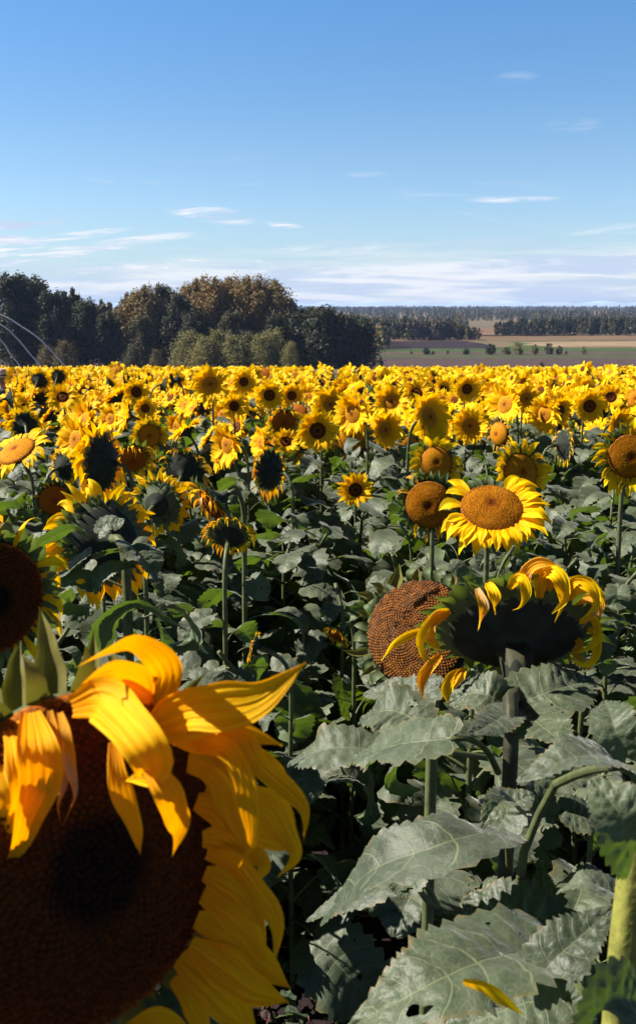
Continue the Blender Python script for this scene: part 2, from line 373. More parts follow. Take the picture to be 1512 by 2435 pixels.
M_STEM_SHADE = plain('stem_shade_tint', (.038, .040, .020), .6, .3, 40, .4, .003, .6)  # darker copy of the stem colour, shade on the stalk painted in
M_STEM_LIT = plain('stem_sunlit_tint', (.235, .235, .05), .7, .2, 60, .35, .003, .8, (.3, .35, .04), .1)  # paler copy of the stem colour, sunlight painted in
M_DRY = plain('dry_stalk', (.42, .18, .10), .7, .3, 30)
PETMATS = [M_PET, M_PETW]

# ------------------------------------------------------------------ the setting
def soil():
    t = NT('soil_and_land'); tc = t.N.new('ShaderNodeTexCoord'); sp = t.N.new('ShaderNodeSeparateXYZ'); t.L.new(tc.outputs['Object'], sp.inputs[0]); y = sp.outputs[1]
    n = t.noise(9, 6, .65); n2 = t.noise(55, 4, .7)
    s = t.mix(t.sm(n, .35, .65), (.011, .008, .008), (.024, .016, .016)); s = t.mix(t.sm(n2, .5, .75), s, (.042, .024, .027))
    g = t.mix(t.sm(t.noise(.05, 5), .35, .65), (.10, .075, .05), (.15, .11, .065)); g = t.mix(t.sm(t.noise(.6, 4), .45, .7), g, (.08, .09, .04))
    c = t.mix(t.sm(y, 34, 60), s, g)
    h = t.math('ADD', n, t.math('MULTIPLY', n2, .4))
    return t.done(t.pbr(c, .95, .1, t.bump(h, .8, .03)))
def sheet(name, xs, ys, off, mat, rag=0.0, label=None, slope=None):
    mb = MB(); X, Y = np.meshgrid(xs, ys); rng = np.random.default_rng(len(name) + 3)
    if rag:
        e = rng.normal(0, rag, X.shape[1]); e = np.convolve(e, np.ones(5) / 3, 'same'); Y = Y.copy(); Y[0] += e; Y[-1] += np.roll(e, 7)
        e2 = rng.normal(0, rag * 2, X.shape[0]); X = X.copy(); X[:, 0] += e2; X[:, -1] += e2[::-1]
    if slope is not None: X = X + (Y - ys[0]) * slope
    G = np.stack([X, Y, ground_z(X, Y) + off], -1); mb.grid(G, None, 0); mb2 = mb.mesh(name, [mat]); o = obj(name, mb2); o['kind'] = 'structure'; return o
def field_mat(name, a, b, sc=.4, c=None, furrow=0.0):
    t = NT(name); n = t.noise(sc, 5, .6); cc = t.mix(t.sm(n, .35, .65), a, b)
    cc = t.mix(t.sm(t.noise(sc * 7, 4, .7), .55, .75), cc, c or tuple(x * .7 for x in a))
    return t.done(t.pbr(cc, .95, .1, t.bump(t.noise(sc * 12, 3), .7, .15)))
ys = np.concatenate([[-12, -5], np.linspace(-2, 34, 145), np.geomspace(36, 9000, 120)])
xs = np.concatenate([-np.geomspace(5000, 12, 50), np.linspace(-11, 11, 89), np.geomspace(12, 5000, 50)])
def ground():
    mb = MB(); X, Y = np.meshgrid(xs, ys); rng = np.random.default_rng(5)
    near = (np.abs(X) < 11) & (Y < 33)
    Z = ground_z(X, Y) + near * rng.normal(0, .012, X.shape) + near * .02 * np.sin(X * 9)
    mb.grid(np.stack([X, Y, Z], -1)); o = obj('ground', mb.mesh('ground', [soil()])); o['kind'] = 'structure'
ground()
L_ = lambda a, b, n: np.linspace(a, b, n)
sheet('brown_field', L_(-160, 260, 90), L_(205, 268, 12), .05, field_mat('fallow', (.052, .034, .034), (.075, .050, .046), .25, (.045, .048, .026)), 1.0)
sheet('meadow', L_(-160, 260, 90), L_(268, 289, 10), .06, field_mat('meadow_green', (.040, .055, .028), (.062, .064, .036), .12, (.11, .08, .06)), .8)
sheet('hedge_verge', L_(-160, 280, 90), L_(288, 309, 6), .07, field_mat('verge', (.085, .065, .042), (.055, .042, .038), .2, (.05, .06, .03)), .5)
sheet('grass_strip', L_(-160, 300, 90), L_(309, 334, 6), .06, field_mat('strip_green', (.035, .065, .02), (.05, .07, .026), .1), .8)
sheet('ploughed_field', L_(-150, 62, 60), L_(334, 408, 10), .07, field_mat('ploughed', (.020, .013, .019), (.028, .019, .024), .1), 1.0)
sheet('clover_field', L_(62, 84, 12), L_(338, 400, 10), .09, field_mat('clover', (.045, .075, .022), (.06, .085, .03), .1), 1.0, slope=.3)
sheet('stubble_field', L_(80, 330, 50), L_(343, 392, 8), .10, field_mat('stubble', (.20, .145, .09), (.26, .185, .115), .05, (.15, .11, .07)), 1.5)
sheet('dry_pasture', L_(-150, 340, 60), L_(408, 476, 8), .08, field_mat('pasture', (.11, .072, .042), (.14, .095, .058), .05, (.11, .10, .05)), 1.5)
sheet('hill_pasture', L_(66, 124, 16), L_(470, 860, 14), .5, field_mat('hillside', (.13, .08, .052), (.16, .10, .065), .02, (.085, .06, .04)), 3, slope=.28)

# ------------------------------------------------------------------ trees
def leaf_cloud(mb, cen, nrm, size, rng, mat=0, asp=1.0):
    """many leaf-sprig quads at given centres"""
    n = len(cen); a = nz(rng.normal(size=(n, 3))); a = nz(a - nrm * (a * nrm).sum(1, keepdims=True)); b = np.cross(nrm, a)
    s = (size * rng.uniform(.6, 1.3, n))[:, None]
    V = np.stack([cen - a * s - b * s * .35, cen + a * s * .1 - b * s * asp, cen + a * s + b * s * .3, cen - a * s * .15 + b * s * asp], 1).reshape(-1, 3)
    F = np.arange(n * 4).reshape(-1, 4); D = np.zeros((n * 4, 4)); D[:, 2] = np.repeat(rng.uniform(0, 1, n), 4)
    mb.add(V, F, D, mat)
def foliage_mat(name, a, b, c, tr, pat=.5):
    t = NT(name); _, _, r, _ = t.attr(); rr = rnd_obj(t)
    cc = t.mix(t.sm(r, 0, 1), a, b); cc = t.mix(t.sm(t.noise(.35, 3), .5, .68), cc, c); cc = t.mix(t.math('MULTIPLY', rr, .35), cc, c)
    return t.done(t.mixs(.16, t.pbr(cc, .65, .25), t.translucent(tr)))
M_BARK = plain('bark', (.20, .175, .15), .9, .15, 6, .4, .03, .8)
F_DARK = foliage_mat('foliage_dark', (.020, .028, .016), (.032, .038, .020), (.045, .038, .020), (.05, .08, .01))
F_OLIVE = foliage_mat('foliage_autumn', (.14, .105, .038), (.21, .145, .048), (.20, .11, .036), (.2, .15, .02))
F_GREEN = foliage_mat('foliage_grey_green', (.062, .066, .032), (.085, .082, .038), (.10, .075, .035), (.09, .09, .02))
F_WILLOW = foliage_mat('foliage_willow', (.15, .15, .052), (.21, .195, .07), (.22, .17, .055), (.2, .2, .03))
F_RUST = foliage_mat('foliage_rust', (.10, .080, .034), (.135, .098, .038), (.09, .085, .035), (.15, .12, .02))
F_BARE = foliage_mat('foliage_bare', (.085, .07, .06), (.11, .09, .075), (.07, .07, .045), (.08, .07, .04))
def make_crown(seed, h, wd, base, n=7000, size=.32, shape='poplar', lobes=26, up=.3):
    rng = np.random.default_rng(seed); mb = MB(); cs = []
    for i in range(lobes):
        t = rng.uniform(0, 1) ** .85; z = base + (h - base) * (.06 + .80 * t)
        if shape == 'poplar': rad = wd * .5 * math.sin(math.pi * min(1, .22 + t * .74)) ** .6
        elif shape == 'spread': rad = wd * .5 * math.sin(math.pi * min(1, .12 + t * .80)) ** .5
        elif shape == 'bush': rad = wd * .5 * math.cos(t * math.pi / 2 * .97) ** .8; z = base + (h - base) * .78 * t
        elif shape == 'spire': rad = wd * .5 * (1.02 - t) ** .9
        a = i * 2.4 + rng.uniform(0, .8); q = rad * rng.uniform(.35, .82)
        cs.append((q * math.cos(a), q * math.sin(a), z, wd * rng.uniform(.10, .21) * (1.15 - .6 * t)))
    per = n // lobes
    for x, y, z, r in cs:
        d = nz(rng.normal(size=(per, 3))); rr = r * rng.uniform(.25, 1.35, per) ** .8
        rr = rr * (1 + .3 * np.sin(d[:, 0] * 7 + x) * np.sin(d[:, 2] * 6 + z))
        c = np.array([x, y, z]) + d * rr[:, None] * np.array([1, 1, 1.35 + up])
        k = c[:, 2] < h * rng.uniform(1.0, 1.12); c = c[k]; d = d[k]
        leaf_cloud(mb, c, nz(d + rng.normal(0, .7, c.shape) + np.array([0, 0, .3])), size, rng)
    # stray twigs at the outline
    m = n // 14; i = rng.integers(0, lobes, m); d = nz(rng.normal(size=(m, 3))); d[:, 2] = np.abs(d[:, 2])
    c = np.array([cs[j][:3] for j in i]) + d * np.array([cs[j][3] for j in i])[:, None] * rng.uniform(1.1, 1.6, (m, 1))
    leaf_cloud(mb, c, nz(rng.normal(size=(m, 3))), size * .8, rng)
    tr = MB(); hh = h * .86; pts = spline([(0, 0, -1.0), (wd * .01, 0, hh * .35), (-wd * .02, wd * .02, hh * .7), (0, 0, hh)], 9)
    tr_r = h * .016
    tube(tr, pts, np.linspace(tr_r, tr_r * .15, 9), 7)
    for x, y, z, r in cs:
        s = max(.12, (z - 1.2 * r - .18 * h) / hh); s = min(s, .9); p0 = pts[int(s * 8)]
        tube(tr, spline([p0, p0 * .45 + np.array([x, y, z - .5 * r]) * .55 + np.array([0, 0, -.03 * h]), (x, y, z)], 5), np.linspace(tr_r * .35, tr_r * .08, 5), 5)
    return mb, tr
_crowns = {}
def tree(kind, x, y, s, rz, label, group, name=None, cat='tree', mat=None, sz=None):
    if kind not in _crowns:
        spec = TREES[kind]; mb, tr = make_crown(*spec[0], **spec[1]); _crowns[kind] = (mb, tr.mesh(kind + '_trunk', [M_BARK]), {})
    mb, trm, byM = _crowns[kind]; mat = mat or TREES[kind][2]
    if mat.name not in byM: byM[mat.name] = mb.mesh(kind + '_crown', [mat], False)
    r = thing(name or TREES[kind][3], label, cat, (x, y, float(ground_z(x, y))), rz, group); r.scale = (s, s, sz or s)
    obj('trunk', trm, r); obj('crown', byM[mat.name], r); return r
TREES = {
    'pop1': ((1, 20, 12, 4.0), dict(n=17000, size=.21, shape='poplar', lobes=60), F_OLIVE, 'poplar_tree'),
    'pop2': ((2, 20, 10, 2), dict(n=13000, size=.21, shape='poplar', lobes=56, up=.15), F_GREEN, 'poplar_tree'),
    'dark1': ((3, 20, 11, 1.5), dict(n=16000, size=.24, shape='spread', lobes=60), F_DARK, 'broadleaf_tree'),
    'dark2': ((4, 20, 11, 1.5), dict(n=13000, size=.24, shape='poplar', lobes=50), F_DARK, 'broadleaf_tree'),
    'thin': ((5, 20, 8, 3), dict(n=5600, size=.20, shape='spread', lobes=36, up=.3), F_GREEN, 'poplar_tree'),
    'low': ((6, 10, 11, .3), dict(n=12000, size=.22, shape='spread', lobes=50), F_DARK, 'broadleaf_tree'),
    'willow': ((7, 8, 10, .1), dict(n=12000, size=.14, shape='bush', lobes=70, up=1.1), F_WILLOW, 'willow_shrub'),
    'bush': ((8, 4, 4.4, .0), dict(n=2200, size=.14, shape='spread', lobes=26, up=-.2), F_WILLOW, 'shrub'),
    'far1': ((9, 10, 5.5, 1.0), dict(n=1500, size=.38, shape='poplar', lobes=18), F_GREEN, 'woodland_tree'),
    'far2': ((10, 11, 4.2, .8), dict(n=1300, size=.38, shape='poplar', lobes=16, up=.6), F_DARK, 'woodland_tree'),
    'spruce': ((11, 12, 3.6, .4), dict(n=1300, size=.34, shape='spire', lobes=26, up=0), F_DARK, 'spruce_tree'),
}
def at_px(px, D): return (px - 756) / FPX * D
def h_for(py_top, D): return 2.0 - D * math.tan(math.atan((py_top - 1217.5) / FPX) + _p)
# (kind, px, distance, top py, material, label)
wood = [
    ('dark1', -40, 212, 645, None, 'dark round-topped tree cut off by the photo edge behind the curved hoops'),
    ('dark1', 45, 206, 640, None, 'tallest dark tree at the end of the wood, above the straw hat'),
    ('dark1', 92, 214, 646, F_DARK, 'dark tree with a broad top just behind the lowest hoop'),
    ('dark1', 140, 204, 682, None, 'low dark tree filling the wood behind the top of the hoops'),
    ('thin', 178, 222, 668, F_DARK, 'thin tree with a small rounded crown and sky showing through it'),
    ('dark1', 213, 210, 702, None, 'dark low-crowned tree under the dip in the treeline'),
    ('thin', 262, 226, 698, F_GREEN, 'slim feathery tree standing alone in the dip of the treeline'),
    ('pop2', 300, 214, 712, F_RUST, 'rusty brown small tree below the dip in the treeline'),
    ('thin', 322, 224, 680, None, 'wispy tree rising just before the middle hump of the wood'),
    ('pop1', 350, 214, 672, None, 'grey-green tree with broken top in the middle of the wood'),
    ('pop2', 395, 218, 660, None, 'tall grey-green poplar forming the middle hump of the treeline'),
    ('pop2', 432, 210, 684, F_DARK, 'dark narrow tree between the grey poplars and the golden poplars'),
    ('pop1', 470, 218, 656, None, 'olive-gold poplar at the start of the tall golden clump'),
    ('pop1', 515, 214, 650, None, 'golden-brown poplar in the tallest clump, above the willow bush'),
    ('pop1', 560, 220, 650, None, 'olive poplar at the centre of the golden clump'),
    ('pop1', 602, 214, 647, None, 'highest olive-gold poplar with rounded top in the golden clump'),
    ('pop1', 645, 217, 656, None, 'golden poplar whose crown slopes down toward the valley'),
    ('pop1', 672, 212, 690, F_RUST, 'rust-tinted poplar ending the tall golden clump'),
    ('low', 712, 216, 735, F_DARK, 'low dark tree directly beside the end of the golden clump'),
    ('low', 752, 207, 732, None, 'broad low dark tree behind the end of the willow bushes'),
    ('low', 800, 210, 742, None, 'dark round tree in the low end of the wood'),
    ('low', 845, 213, 757, None, 'last dark round tree of the wood, bordering the open valley'),
    ('low', 775, 222, 738, F_OLIVE, 'brown-topped low tree peeping over the dark low trees'),
    ('dark1', 262, 204, 735, F_DARK, 'shaded dark tree in the lower wood above the brown bush'),
    ('dark1', 345, 203, 745, F_GREEN, 'greyish low tree in front of the wispy trees'),
    ('dark1', 555, 204, 735, F_GREEN, 'shaded tree in front of the golden poplars, behind the willow bush'),
    ('dark2', 470, 203, 730, F_DARK, 'dark under-storey tree at the foot of the golden clump'),
    ('dark2', 655, 204, 740, F_DARK, 'dark under-storey tree above the grey-green willow bush'),
]
rg = random.Random(7)
for k, px, D, top, mt, lab in wood:
    h = h_for(top, D) - float(ground_z(at_px(px, D), D)); s = h / TREES[k][0][1]
    if k in ('thin',): s_ = s
    else: s_ = s * 1.0
    tree(k, at_px(px, D), D, s_, rg.uniform(0, 6.28), lab, 'trees of the wood beyond the field', mat=mt, sz=s)
for px, D, top, s, mt, lab, nm in [
    (455, 194, 790, 1.0, F_WILLOW, 'yellow-green willow bush at the foot of the golden poplars', 'willow_shrub'),
    (520, 192, 786, .9, F_WILLOW, 'pale green willow bush beside the yellow-green one', 'willow_shrub'),
    (590, 193, 790, .95, F_GREEN, 'grey-green willow bush in the middle of the bush row', 'willow_shrub'),
    (488, 190, 800, .9, F_WILLOW, 'lower willow bush overlapping the yellow-green and the pale one', 'willow_shrub'), (556, 190, 798, .9, F_WILLOW, 'low olive willow bush before the grey-green one', 'willow_shrub'), (624, 190, 796, .9, F_WILLOW, 'low feathery willow bush just after the grey-green one', 'willow_shrub'),
    (655, 192, 785, .95, F_WILLOW, 'feathery pale willow bush below the end of the golden clump', 'willow_shrub'),
    (692, 188, 815, .55, F_WILLOW, 'small willow bush ending the bush row by the low dark trees', 'willow_shrub'),
    (160, 193, 812, .75, F_RUST, 'brown and olive bush behind the feet of the curved hoops', 'leafy_shrub'),
    (118, 196, 822, .6, F_RUST, 'small rusty bush between two curved hoops', 'leafy_shrub'),
    (320, 195, 822, .6, F_GREEN, 'low grey-green bush under the wispy trees', 'leafy_shrub'),
    (375, 192, 832, .45, F_RUST, 'small reddish bush beside the yellow-green willow', 'leafy_shrub')]:
    h = h_for(top, D) - float(ground_z(at_px(px, D), D))
    tree('willow', at_px(px, D), D, 1.0, rg.uniform(0, 6), lab, 'bushes in front of the wood', name=nm, cat='shrub', mat=mt, sz=h / 8).scale = (s * .8, s * .8, h / 8)
# shrubs on the valley floor
for px, D, wpx, hpx, mt, lab in [
    (1010, 291, 22, 18, F_DARK, 'dark round shrub below the grove, first of the valley row'), (1026, 292, 10, 9, F_GREEN, 'tiny shrub touching the first dark round shrub'),
    (1104, 291, 20, 15, F_DARK, 'dark low shrub standing alone near the clover patch'), (1161, 290, 28, 27, F_DARK, 'dark tall shrub under the pale hillside path'),
    (1199, 291, 24, 18, F_GREEN, 'low greyish shrub between the dark tall one and the biggest one'), (1226, 290, 29, 29, F_WILLOW, 'biggest pale green shrub of the valley row'),
    (1264, 290, 20, 26, F_WILLOW, 'yellowish upright shrub next after the biggest one'), (1298, 291, 26, 28, F_GREEN, 'rounded green shrub in the closing group of the row'),
    (1322, 291, 18, 22, F_GREEN, 'narrow green shrub touching the rounded green shrub'), (1379, 291, 14, 20, F_WILLOW, 'small yellow-green shrub alone at the end of the row'),
    (1338, 292, 7, 9, F_RUST, 'tiny brown shrub just after the closing group'), (888, 232, 11, 22, F_DARK, 'upright dark bush at the end of the low dark trees'),
    (904, 231, 14, 24, F_DARK, 'rounder dark bush out in the brown field edge'), (1282, 216, 12, 16, F_DARK, 'little dark bush on the brown field above the flowers'),
    (975, 293, 9, 8, F_RUST, 'tiny dry shrub between the ploughed field and meadow'), (1060, 293, 8, 10, F_GREEN, 'tiny green shrub on the hedge verge')]:
    x = at_px(px, D); t_ = tree('bush', x, D, 1, px * .7, lab, 'shrubs dotted along the valley hedge', mat=mt, cat='shrub')
    t_.scale = (wpx / FPX * D / 4.4 * .95,) * 2 + (hpx / FPX * D / 4.0,)
# groves at the foot of the far slope, tree by tree
def grove(x0, x1, D0, D1, n, top0, top1, kinds, mats, label, seed):
    rng = random.Random(seed)
    for i in range(n):
        px = x0 + (x1 - x0) * (i + rng.uniform(.1, .9)) / n; f = (px - x0) / (x1 - x0); D = rng.uniform(D0, D1)
        top = top0 + (top1 - top0) * f + rng.uniform(-4, 6); x = at_px(px, D); h = h_for(top, D) - float(ground_z(x, D)); k = rng.choice(kinds)
        tree(k, x, D, h / TREES[k][0][1] * rng.uniform(.9, 1.2), rng.uniform(0, 6.28), label, label, mat=rng.choice(mats), sz=h / TREES[k][0][1])
grove(868, 975, 420, 450, 22, 757, 755, ['far1', 'far2'], [F_DARK, F_GREEN, F_DARK], 'dark green tree of the grove behind the ploughed field', 1)
grove(962, 1075, 412, 425, 22, 757, 760, ['far1', 'far2'], [F_BARE, F_GREEN, F_BARE], 'greyish half-bare tree of the grove behind the ploughed field', 2)
grove(1075, 1132, 414, 430, 11, 768, 778, ['far1', 'far2'], [F_BARE, F_GREEN, F_RUST], 'lower brownish tree tailing off the grove toward the hill pasture', 3)
grove(1172, 1230, 470, 500, 14, 764, 760, ['far1', 'far2', 'spruce'], [F_DARK, F_GREEN], 'dark tree where the second grove begins beside the hill pasture', 4)
grove(1225, 1540, 462, 500, 58, 756, 748, ['far1', 'far2', 'spruce'], [F_DARK, F_DARK, F_GREEN], 'dark green tree in the long second grove behind the stubble', 5)
# far woods as one mass
def forest(name, bands, seed, label, size=1.1):
    rng = np.random.default_rng(seed); mb = MB()
    for y0, y1, n, x0f, x1f, h0, h1, m in bands:
        for i in range(n):
            y = rng.uniform(y0, y1); x = rng.uniform(x0f, x1f) * y; h = rng.uniform(h0, h1) * (.86 + .22 * math.sin(x * .013 + y * .004) * math.sin(x * .0047 + 1) + .16 * rng.uniform() ** 4); wd = h * rng.uniform(.3, .5); k = 34
            z = float(ground_z(x, y)); d = nz(rng.normal(size=(k, 3))); t = rng.uniform(0, 1, k)
            conif = rng.uniform() < .35; rad = wd * ((1 - t) * .9 + .08 if conif else np.sin(math.pi * np.clip(.15 + .8 * t, 0, 1)) ** .7) * .55
            c = np.stack([x + d[:, 0] * rad, y + d[:, 1] * rad, z + h * (.04 + .95 * t)], 1)
            mi = 0 if rng.uniform() < .72 else rng.integers(0, 4)
            leaf_cloud(mb, c, nz(d + [0, 0, .4]), h * .10, rng, mi)
    o = obj(name, mb.mesh(name, [F_DARK, F_GREEN, F_OLIVE, F_BARE], False)); o['kind'] = 'stuff'; o['label'] = label; o['category'] = 'forest'
forest('forest', [(560, 760, 300, -.02, .15, 5.5, 8, 0), (600, 900, 260, .22, .40, 5.5, 8, 0), (900, 1300, 900, -.05, .4, 6, 9, 1), (1300, 2100, 1400, -.1, .42, 7, 10, 0), (2100, 2800, 1300, -.12, .42, 7.5, 10.5, 0), (300, 420, 60, -.05, .07, 7, 9, 0)], 3,
       'dark autumn woods covering the far slope up to the horizon')
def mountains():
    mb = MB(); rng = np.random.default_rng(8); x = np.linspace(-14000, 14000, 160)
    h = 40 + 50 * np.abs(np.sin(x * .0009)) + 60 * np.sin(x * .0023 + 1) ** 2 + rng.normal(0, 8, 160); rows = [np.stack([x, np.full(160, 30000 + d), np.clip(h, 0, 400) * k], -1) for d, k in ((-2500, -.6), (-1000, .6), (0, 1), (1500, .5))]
    mb.grid(np.array(rows)); o = obj('mountains', mb.mesh('mountains', [plain('far_rock_haze_tint', (.36, .47, .62), 1, 0, .001, .05, .1, .1)])); o['kind'] = 'structure'  # blue of distant haze painted into the rock colour
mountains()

# ------------------------------------------------------------------ hoops and the visitor
M_HOOP = plain('galvanised_tube', (.30, .30, .38), .6, .3, 8, .2)
for lab, pts, D in [('longest curved metal hoop arching over the field corner', [(0, 748), (50, 776), (100, 811), (159, 874), (205, 940)], 36),
                    ('middle curved metal hoop between the other two', [(0, 771), (44, 807), (75, 844), (99, 871), (150, 950)], 38),
                    ('lowest curved metal hoop, nearest the straw hat', [(0, 807), (25, 840), (53, 876), (95, 950)], 40)]:
    dx = 46 / FPX * D
    ap = {748: (-150, 698), 771: (-130, 706), 807: (-110, 728)}[pts[0][1]]; full = pts[::-1] + [ap] + [(2 * ap[0] - x, y) for x, y in pts]
    W_ = [P(x, y, D) for x, y in full]; b0, b1 = W_[0].copy(), W_[-1].copy(); b0[2] = ground_z(0, b0[1]) - .2; b1[2] = ground_z(0, b1[1]) - .2
    pp = spline([b0] + W_ + [b1], 60); mb = MB(); org = pp[0].copy(); tube(mb, pp - org, .034, 8)
    o = obj('metal_hoop', mb.mesh('metal_hoop', [M_HOOP])); o.location = org; o['label'] = lab; o['category'] = 'hoop'; o['group'] = 'curved metal hoops at the field corner'

def person():
    D = 17.5; top = P(4, 879, D); gx, gy = top[0], top[1]; gz = float(ground_z(gx, gy)); H = top[2] - gz - .04
    k = H / 1.74
    r = thing('person', 'person in a straw hat with a dark band standing among the sunflowers', 'person', (gx, gy, gz), R(200))
    skin = plain('skin', (.42, .24, .17), .55, .4, 60, .1); shirt = plain('shirt', (.12, .12, .16), .8, .2, 60); trs = plain('trousers', (.05, .06, .10), .85, .2, 60)
    hatm = plain('straw', (.50, .38, .34), .8, .2, 120, .2); band = plain('hat_band', (.04, .03, .05), .6, .3, 60); hairm = plain('hair', (.05, .03, .02), .6, .4, 90)
    V = []; E = []; Rd = []
    def a(p, rad, par=None):
        V.append(tuple(x * k for x in p)); Rd.append((rad[0] * k, rad[1] * k) if isinstance(rad, tuple) else (rad * k,) * 2)
        if par is not None: E.append((par, len(V) - 1))
        return len(V) - 1
    hip = a((0, 0, .93), (.15, .11)); wa = a((0, 0, 1.08), (.13, .1), hip); ch = a((0, 0, 1.28), (.155, .105), wa); nk0 = a((0, 0, 1.42), (.09, .07), ch)
    nk = a((0, .01, 1.49), .052, nk0); hd = a((0, .02, 1.57), (.07, .08), nk); tp = a((0, .015, 1.67), (.075, .09), hd); a((0, .01, 1.72), (.05, .06), tp)
    for s in (-1, 1):
        sh = a((s * .17, 0, 1.40), .055, ch); el = a((s * .23, .02, 1.13), .042, sh); wr = a((s * .24, .10, .90), .028, el); pm = a((s * .24, .125, .84), (.038, .018), wr)
        for j, (dx, l) in enumerate(((-.028, .07), (-.01, .085), (.01, .08), (.027, .062))):
            f1 = a((s * .24 + dx, .145, .80), .009, pm); a((s * .24 + dx, .155, .80 - l * .7), .0075, f1)
        a((s * .21, .16, .82), .010, pm)
        th = a((s * .09, 0, .82), .088, hip); kn = a((s * .10, .01, .48), .06, th); ca = a((s * .10, -.01, .32), .052, kn); an = a((s * .10, 0, .07), .038, ca); a((s * .10, .13, .035), (.042, .03), an)
    me = bpy.data.meshes.new('body'); me.from_pydata(V, E, []); o = obj('body', me, r)
    sk = o.modifiers.new('s', 'SKIN'); ss = o.modifiers.new('ss', 'SUBSURF'); ss.levels = 2; ss.render_levels = 2; sk.use_smooth_shade = True
    for i, q in enumerate(Rd): me.skin_vertices[0].data[i].radius = q
    me.skin_vertices[0].data[hip].use_root = True; me.materials.append(skin)
    def lathe(name, prof, cz, mat, parent, sx=1, sy=1, cy_=0., n=24):
        mb = MB(); th = np.arange(n) / n * 2 * math.pi; G = np.array([[(q * math.cos(t) * sx, cy_ + q * math.sin(t) * sy, cz + z) for t in th] for q, z in prof]) * k
        mb.grid(G, None, 0, wrap=True); return obj(name, mb.mesh(name, [mat]), parent)
    hat = lathe('hat', [(.0, .135), (.05, .14), (.075, .13), (.085, .10), (.095, .02), (.10, .0), (.14, -.012), (.175, .004), (.178, -.002), (.14, -.02), (.09, -.01)], 1.66, hatm, r, 1, 1.15, .01)
    lathe('hat_band', [(.0935, .035), (.0965, .03), (.1015, .004), (.098, .002)], 1.66, band, hat, 1, 1.15, .01)
    lathe('hair', [(.0, .09), (.07, .08), (.086, .02), (.088, -.05), (.07, -.09)], 1.62, hairm, r, 1, 1.05, -.012)
    lathe('shirt', [(.065, .5), (.16, .46), (.185, .40), (.172, .25), (.152, .12), (.165, -.02), (.168, -.06)], .95, shirt, r, 1.06, .72)
    mb = MB()
    for s in (-1, 1): tube(mb, spline([(s * .15 * k, 0, 1.42 * k), (s * .235 * k, .02 * k, 1.12 * k), (s * .243 * k, .09 * k, .93 * k)], 9), np.linspace(.068, .042, 9) * k, 10)
    obj('sleeves', mb.mesh('sleeves', [shirt]), bpy.data.objects['shirt'])
    mb = MB()
    for s in (-1, 1): tube(mb, spline([(s * .07 * k, 0, .96 * k), (s * .095 * k, 0, .8 * k), (s * .10 * k, 0, .45 * k), (s * .10 * k, 0, .09 * k)], 10), np.linspace(.11, .062, 10) * k, 12)
    obj('trousers', mb.mesh('trousers', [trs]), r)
    # a nose, eyes and ears on the face
    mb = MB()
    tube(mb, np.array([(0, .10, 1.61), (0, .122, 1.585), (0, .10, 1.575)]) * k, np.array([.006, .012, .008]) * k, 6); obj('nose', mb.mesh('nose', [skin]), r)
    for s in (-1, 1):
        mb = MB(); tube(mb, np.array([(s * .078, .02, 1.63), (s * .088, .015, 1.605), (s * .078, .02, 1.575)]) * k, np.array([.008, .014, .006]) * k, 6); obj('ear', mb.mesh('ear', [skin]), r)
        mb = MB(); tube(mb, np.array([(s * .03 - .009, .098, 1.617), (s * .03, .101, 1.619), (s * .03 + .009, .098, 1.617)]) * k, np.array([.002, .006, .002]) * k, 6); obj('eye', mb.mesh('eye', [hairm]), r)
    mb = MB(); tube(mb, np.array([(-.02, .098, 1.548), (0, .102, 1.546), (.02, .098, 1.548)]) * k, np.array([.003, .005, .003]) * k, 6); obj('mouth', mb.mesh('mouth', [plain('lips', (.35, .12, .1), .5, .4)]), r)
person()

# ------------------------------------------------------------------ sunflower heads
KIND = {  # R, petals, length, half width, spread(outward vs forward), droop, disc material, dome, keep, petal material
    'fresh': dict(R=.036, n=24, L=.064, w=.0115, fwd=.25, droop=.05, dm='DARK', dome=.10, keep=1, pm=0, rings=2),
    'sun': dict(R=.046, n=30, L=.078, w=.0155, fwd=.22, droop=.28, dm='DARK', dome=.12, keep=.93, pm=0, rings=2),
    'orange': dict(R=.050, n=32, L=.085, w=.0165, fwd=.35, droop=.24, dm='ORANGE', dome=.18, keep=.93, pm=0, rings=2),
    'gold': dict(R=.088, n=32, L=.075, w=.015, fwd=.15, droop=.45, dm='GOLD', dome=.24, keep=.85, pm=0, rings=1),
    'bare': dict(R=.092, n=30, L=.065, w=.012, fwd=.0, droop=1.3, dm='GOLD', dome=.34, keep=.28, pm=1, rings=1),
    'wilt': dict(R=.078, n=34, L=.078, w=.012, fwd=.1, droop=1.6, dm='BROWN', dome=.22, keep=.9, pm=1, rings=1),
    'bud': dict(R=.026, n=14, L=.026, w=.007, fwd=1.2, droop=.0, dm='DARK', dome=.2, keep=1, pm=0, rings=1),
}
DM = dict(DARK=M_DARK, ORANGE=M_ORANGE, GOLD=M_GOLD, BROWN=M_BROWN, HERO=M_HERO)
def dome_z(r, R_, dome): return dome * R_ * (1 - np.clip(r / R_, 0, 1.2) ** 2.4) - .22 * dome * R_ * np.exp(-(r / (R_ * .2)) ** 2)
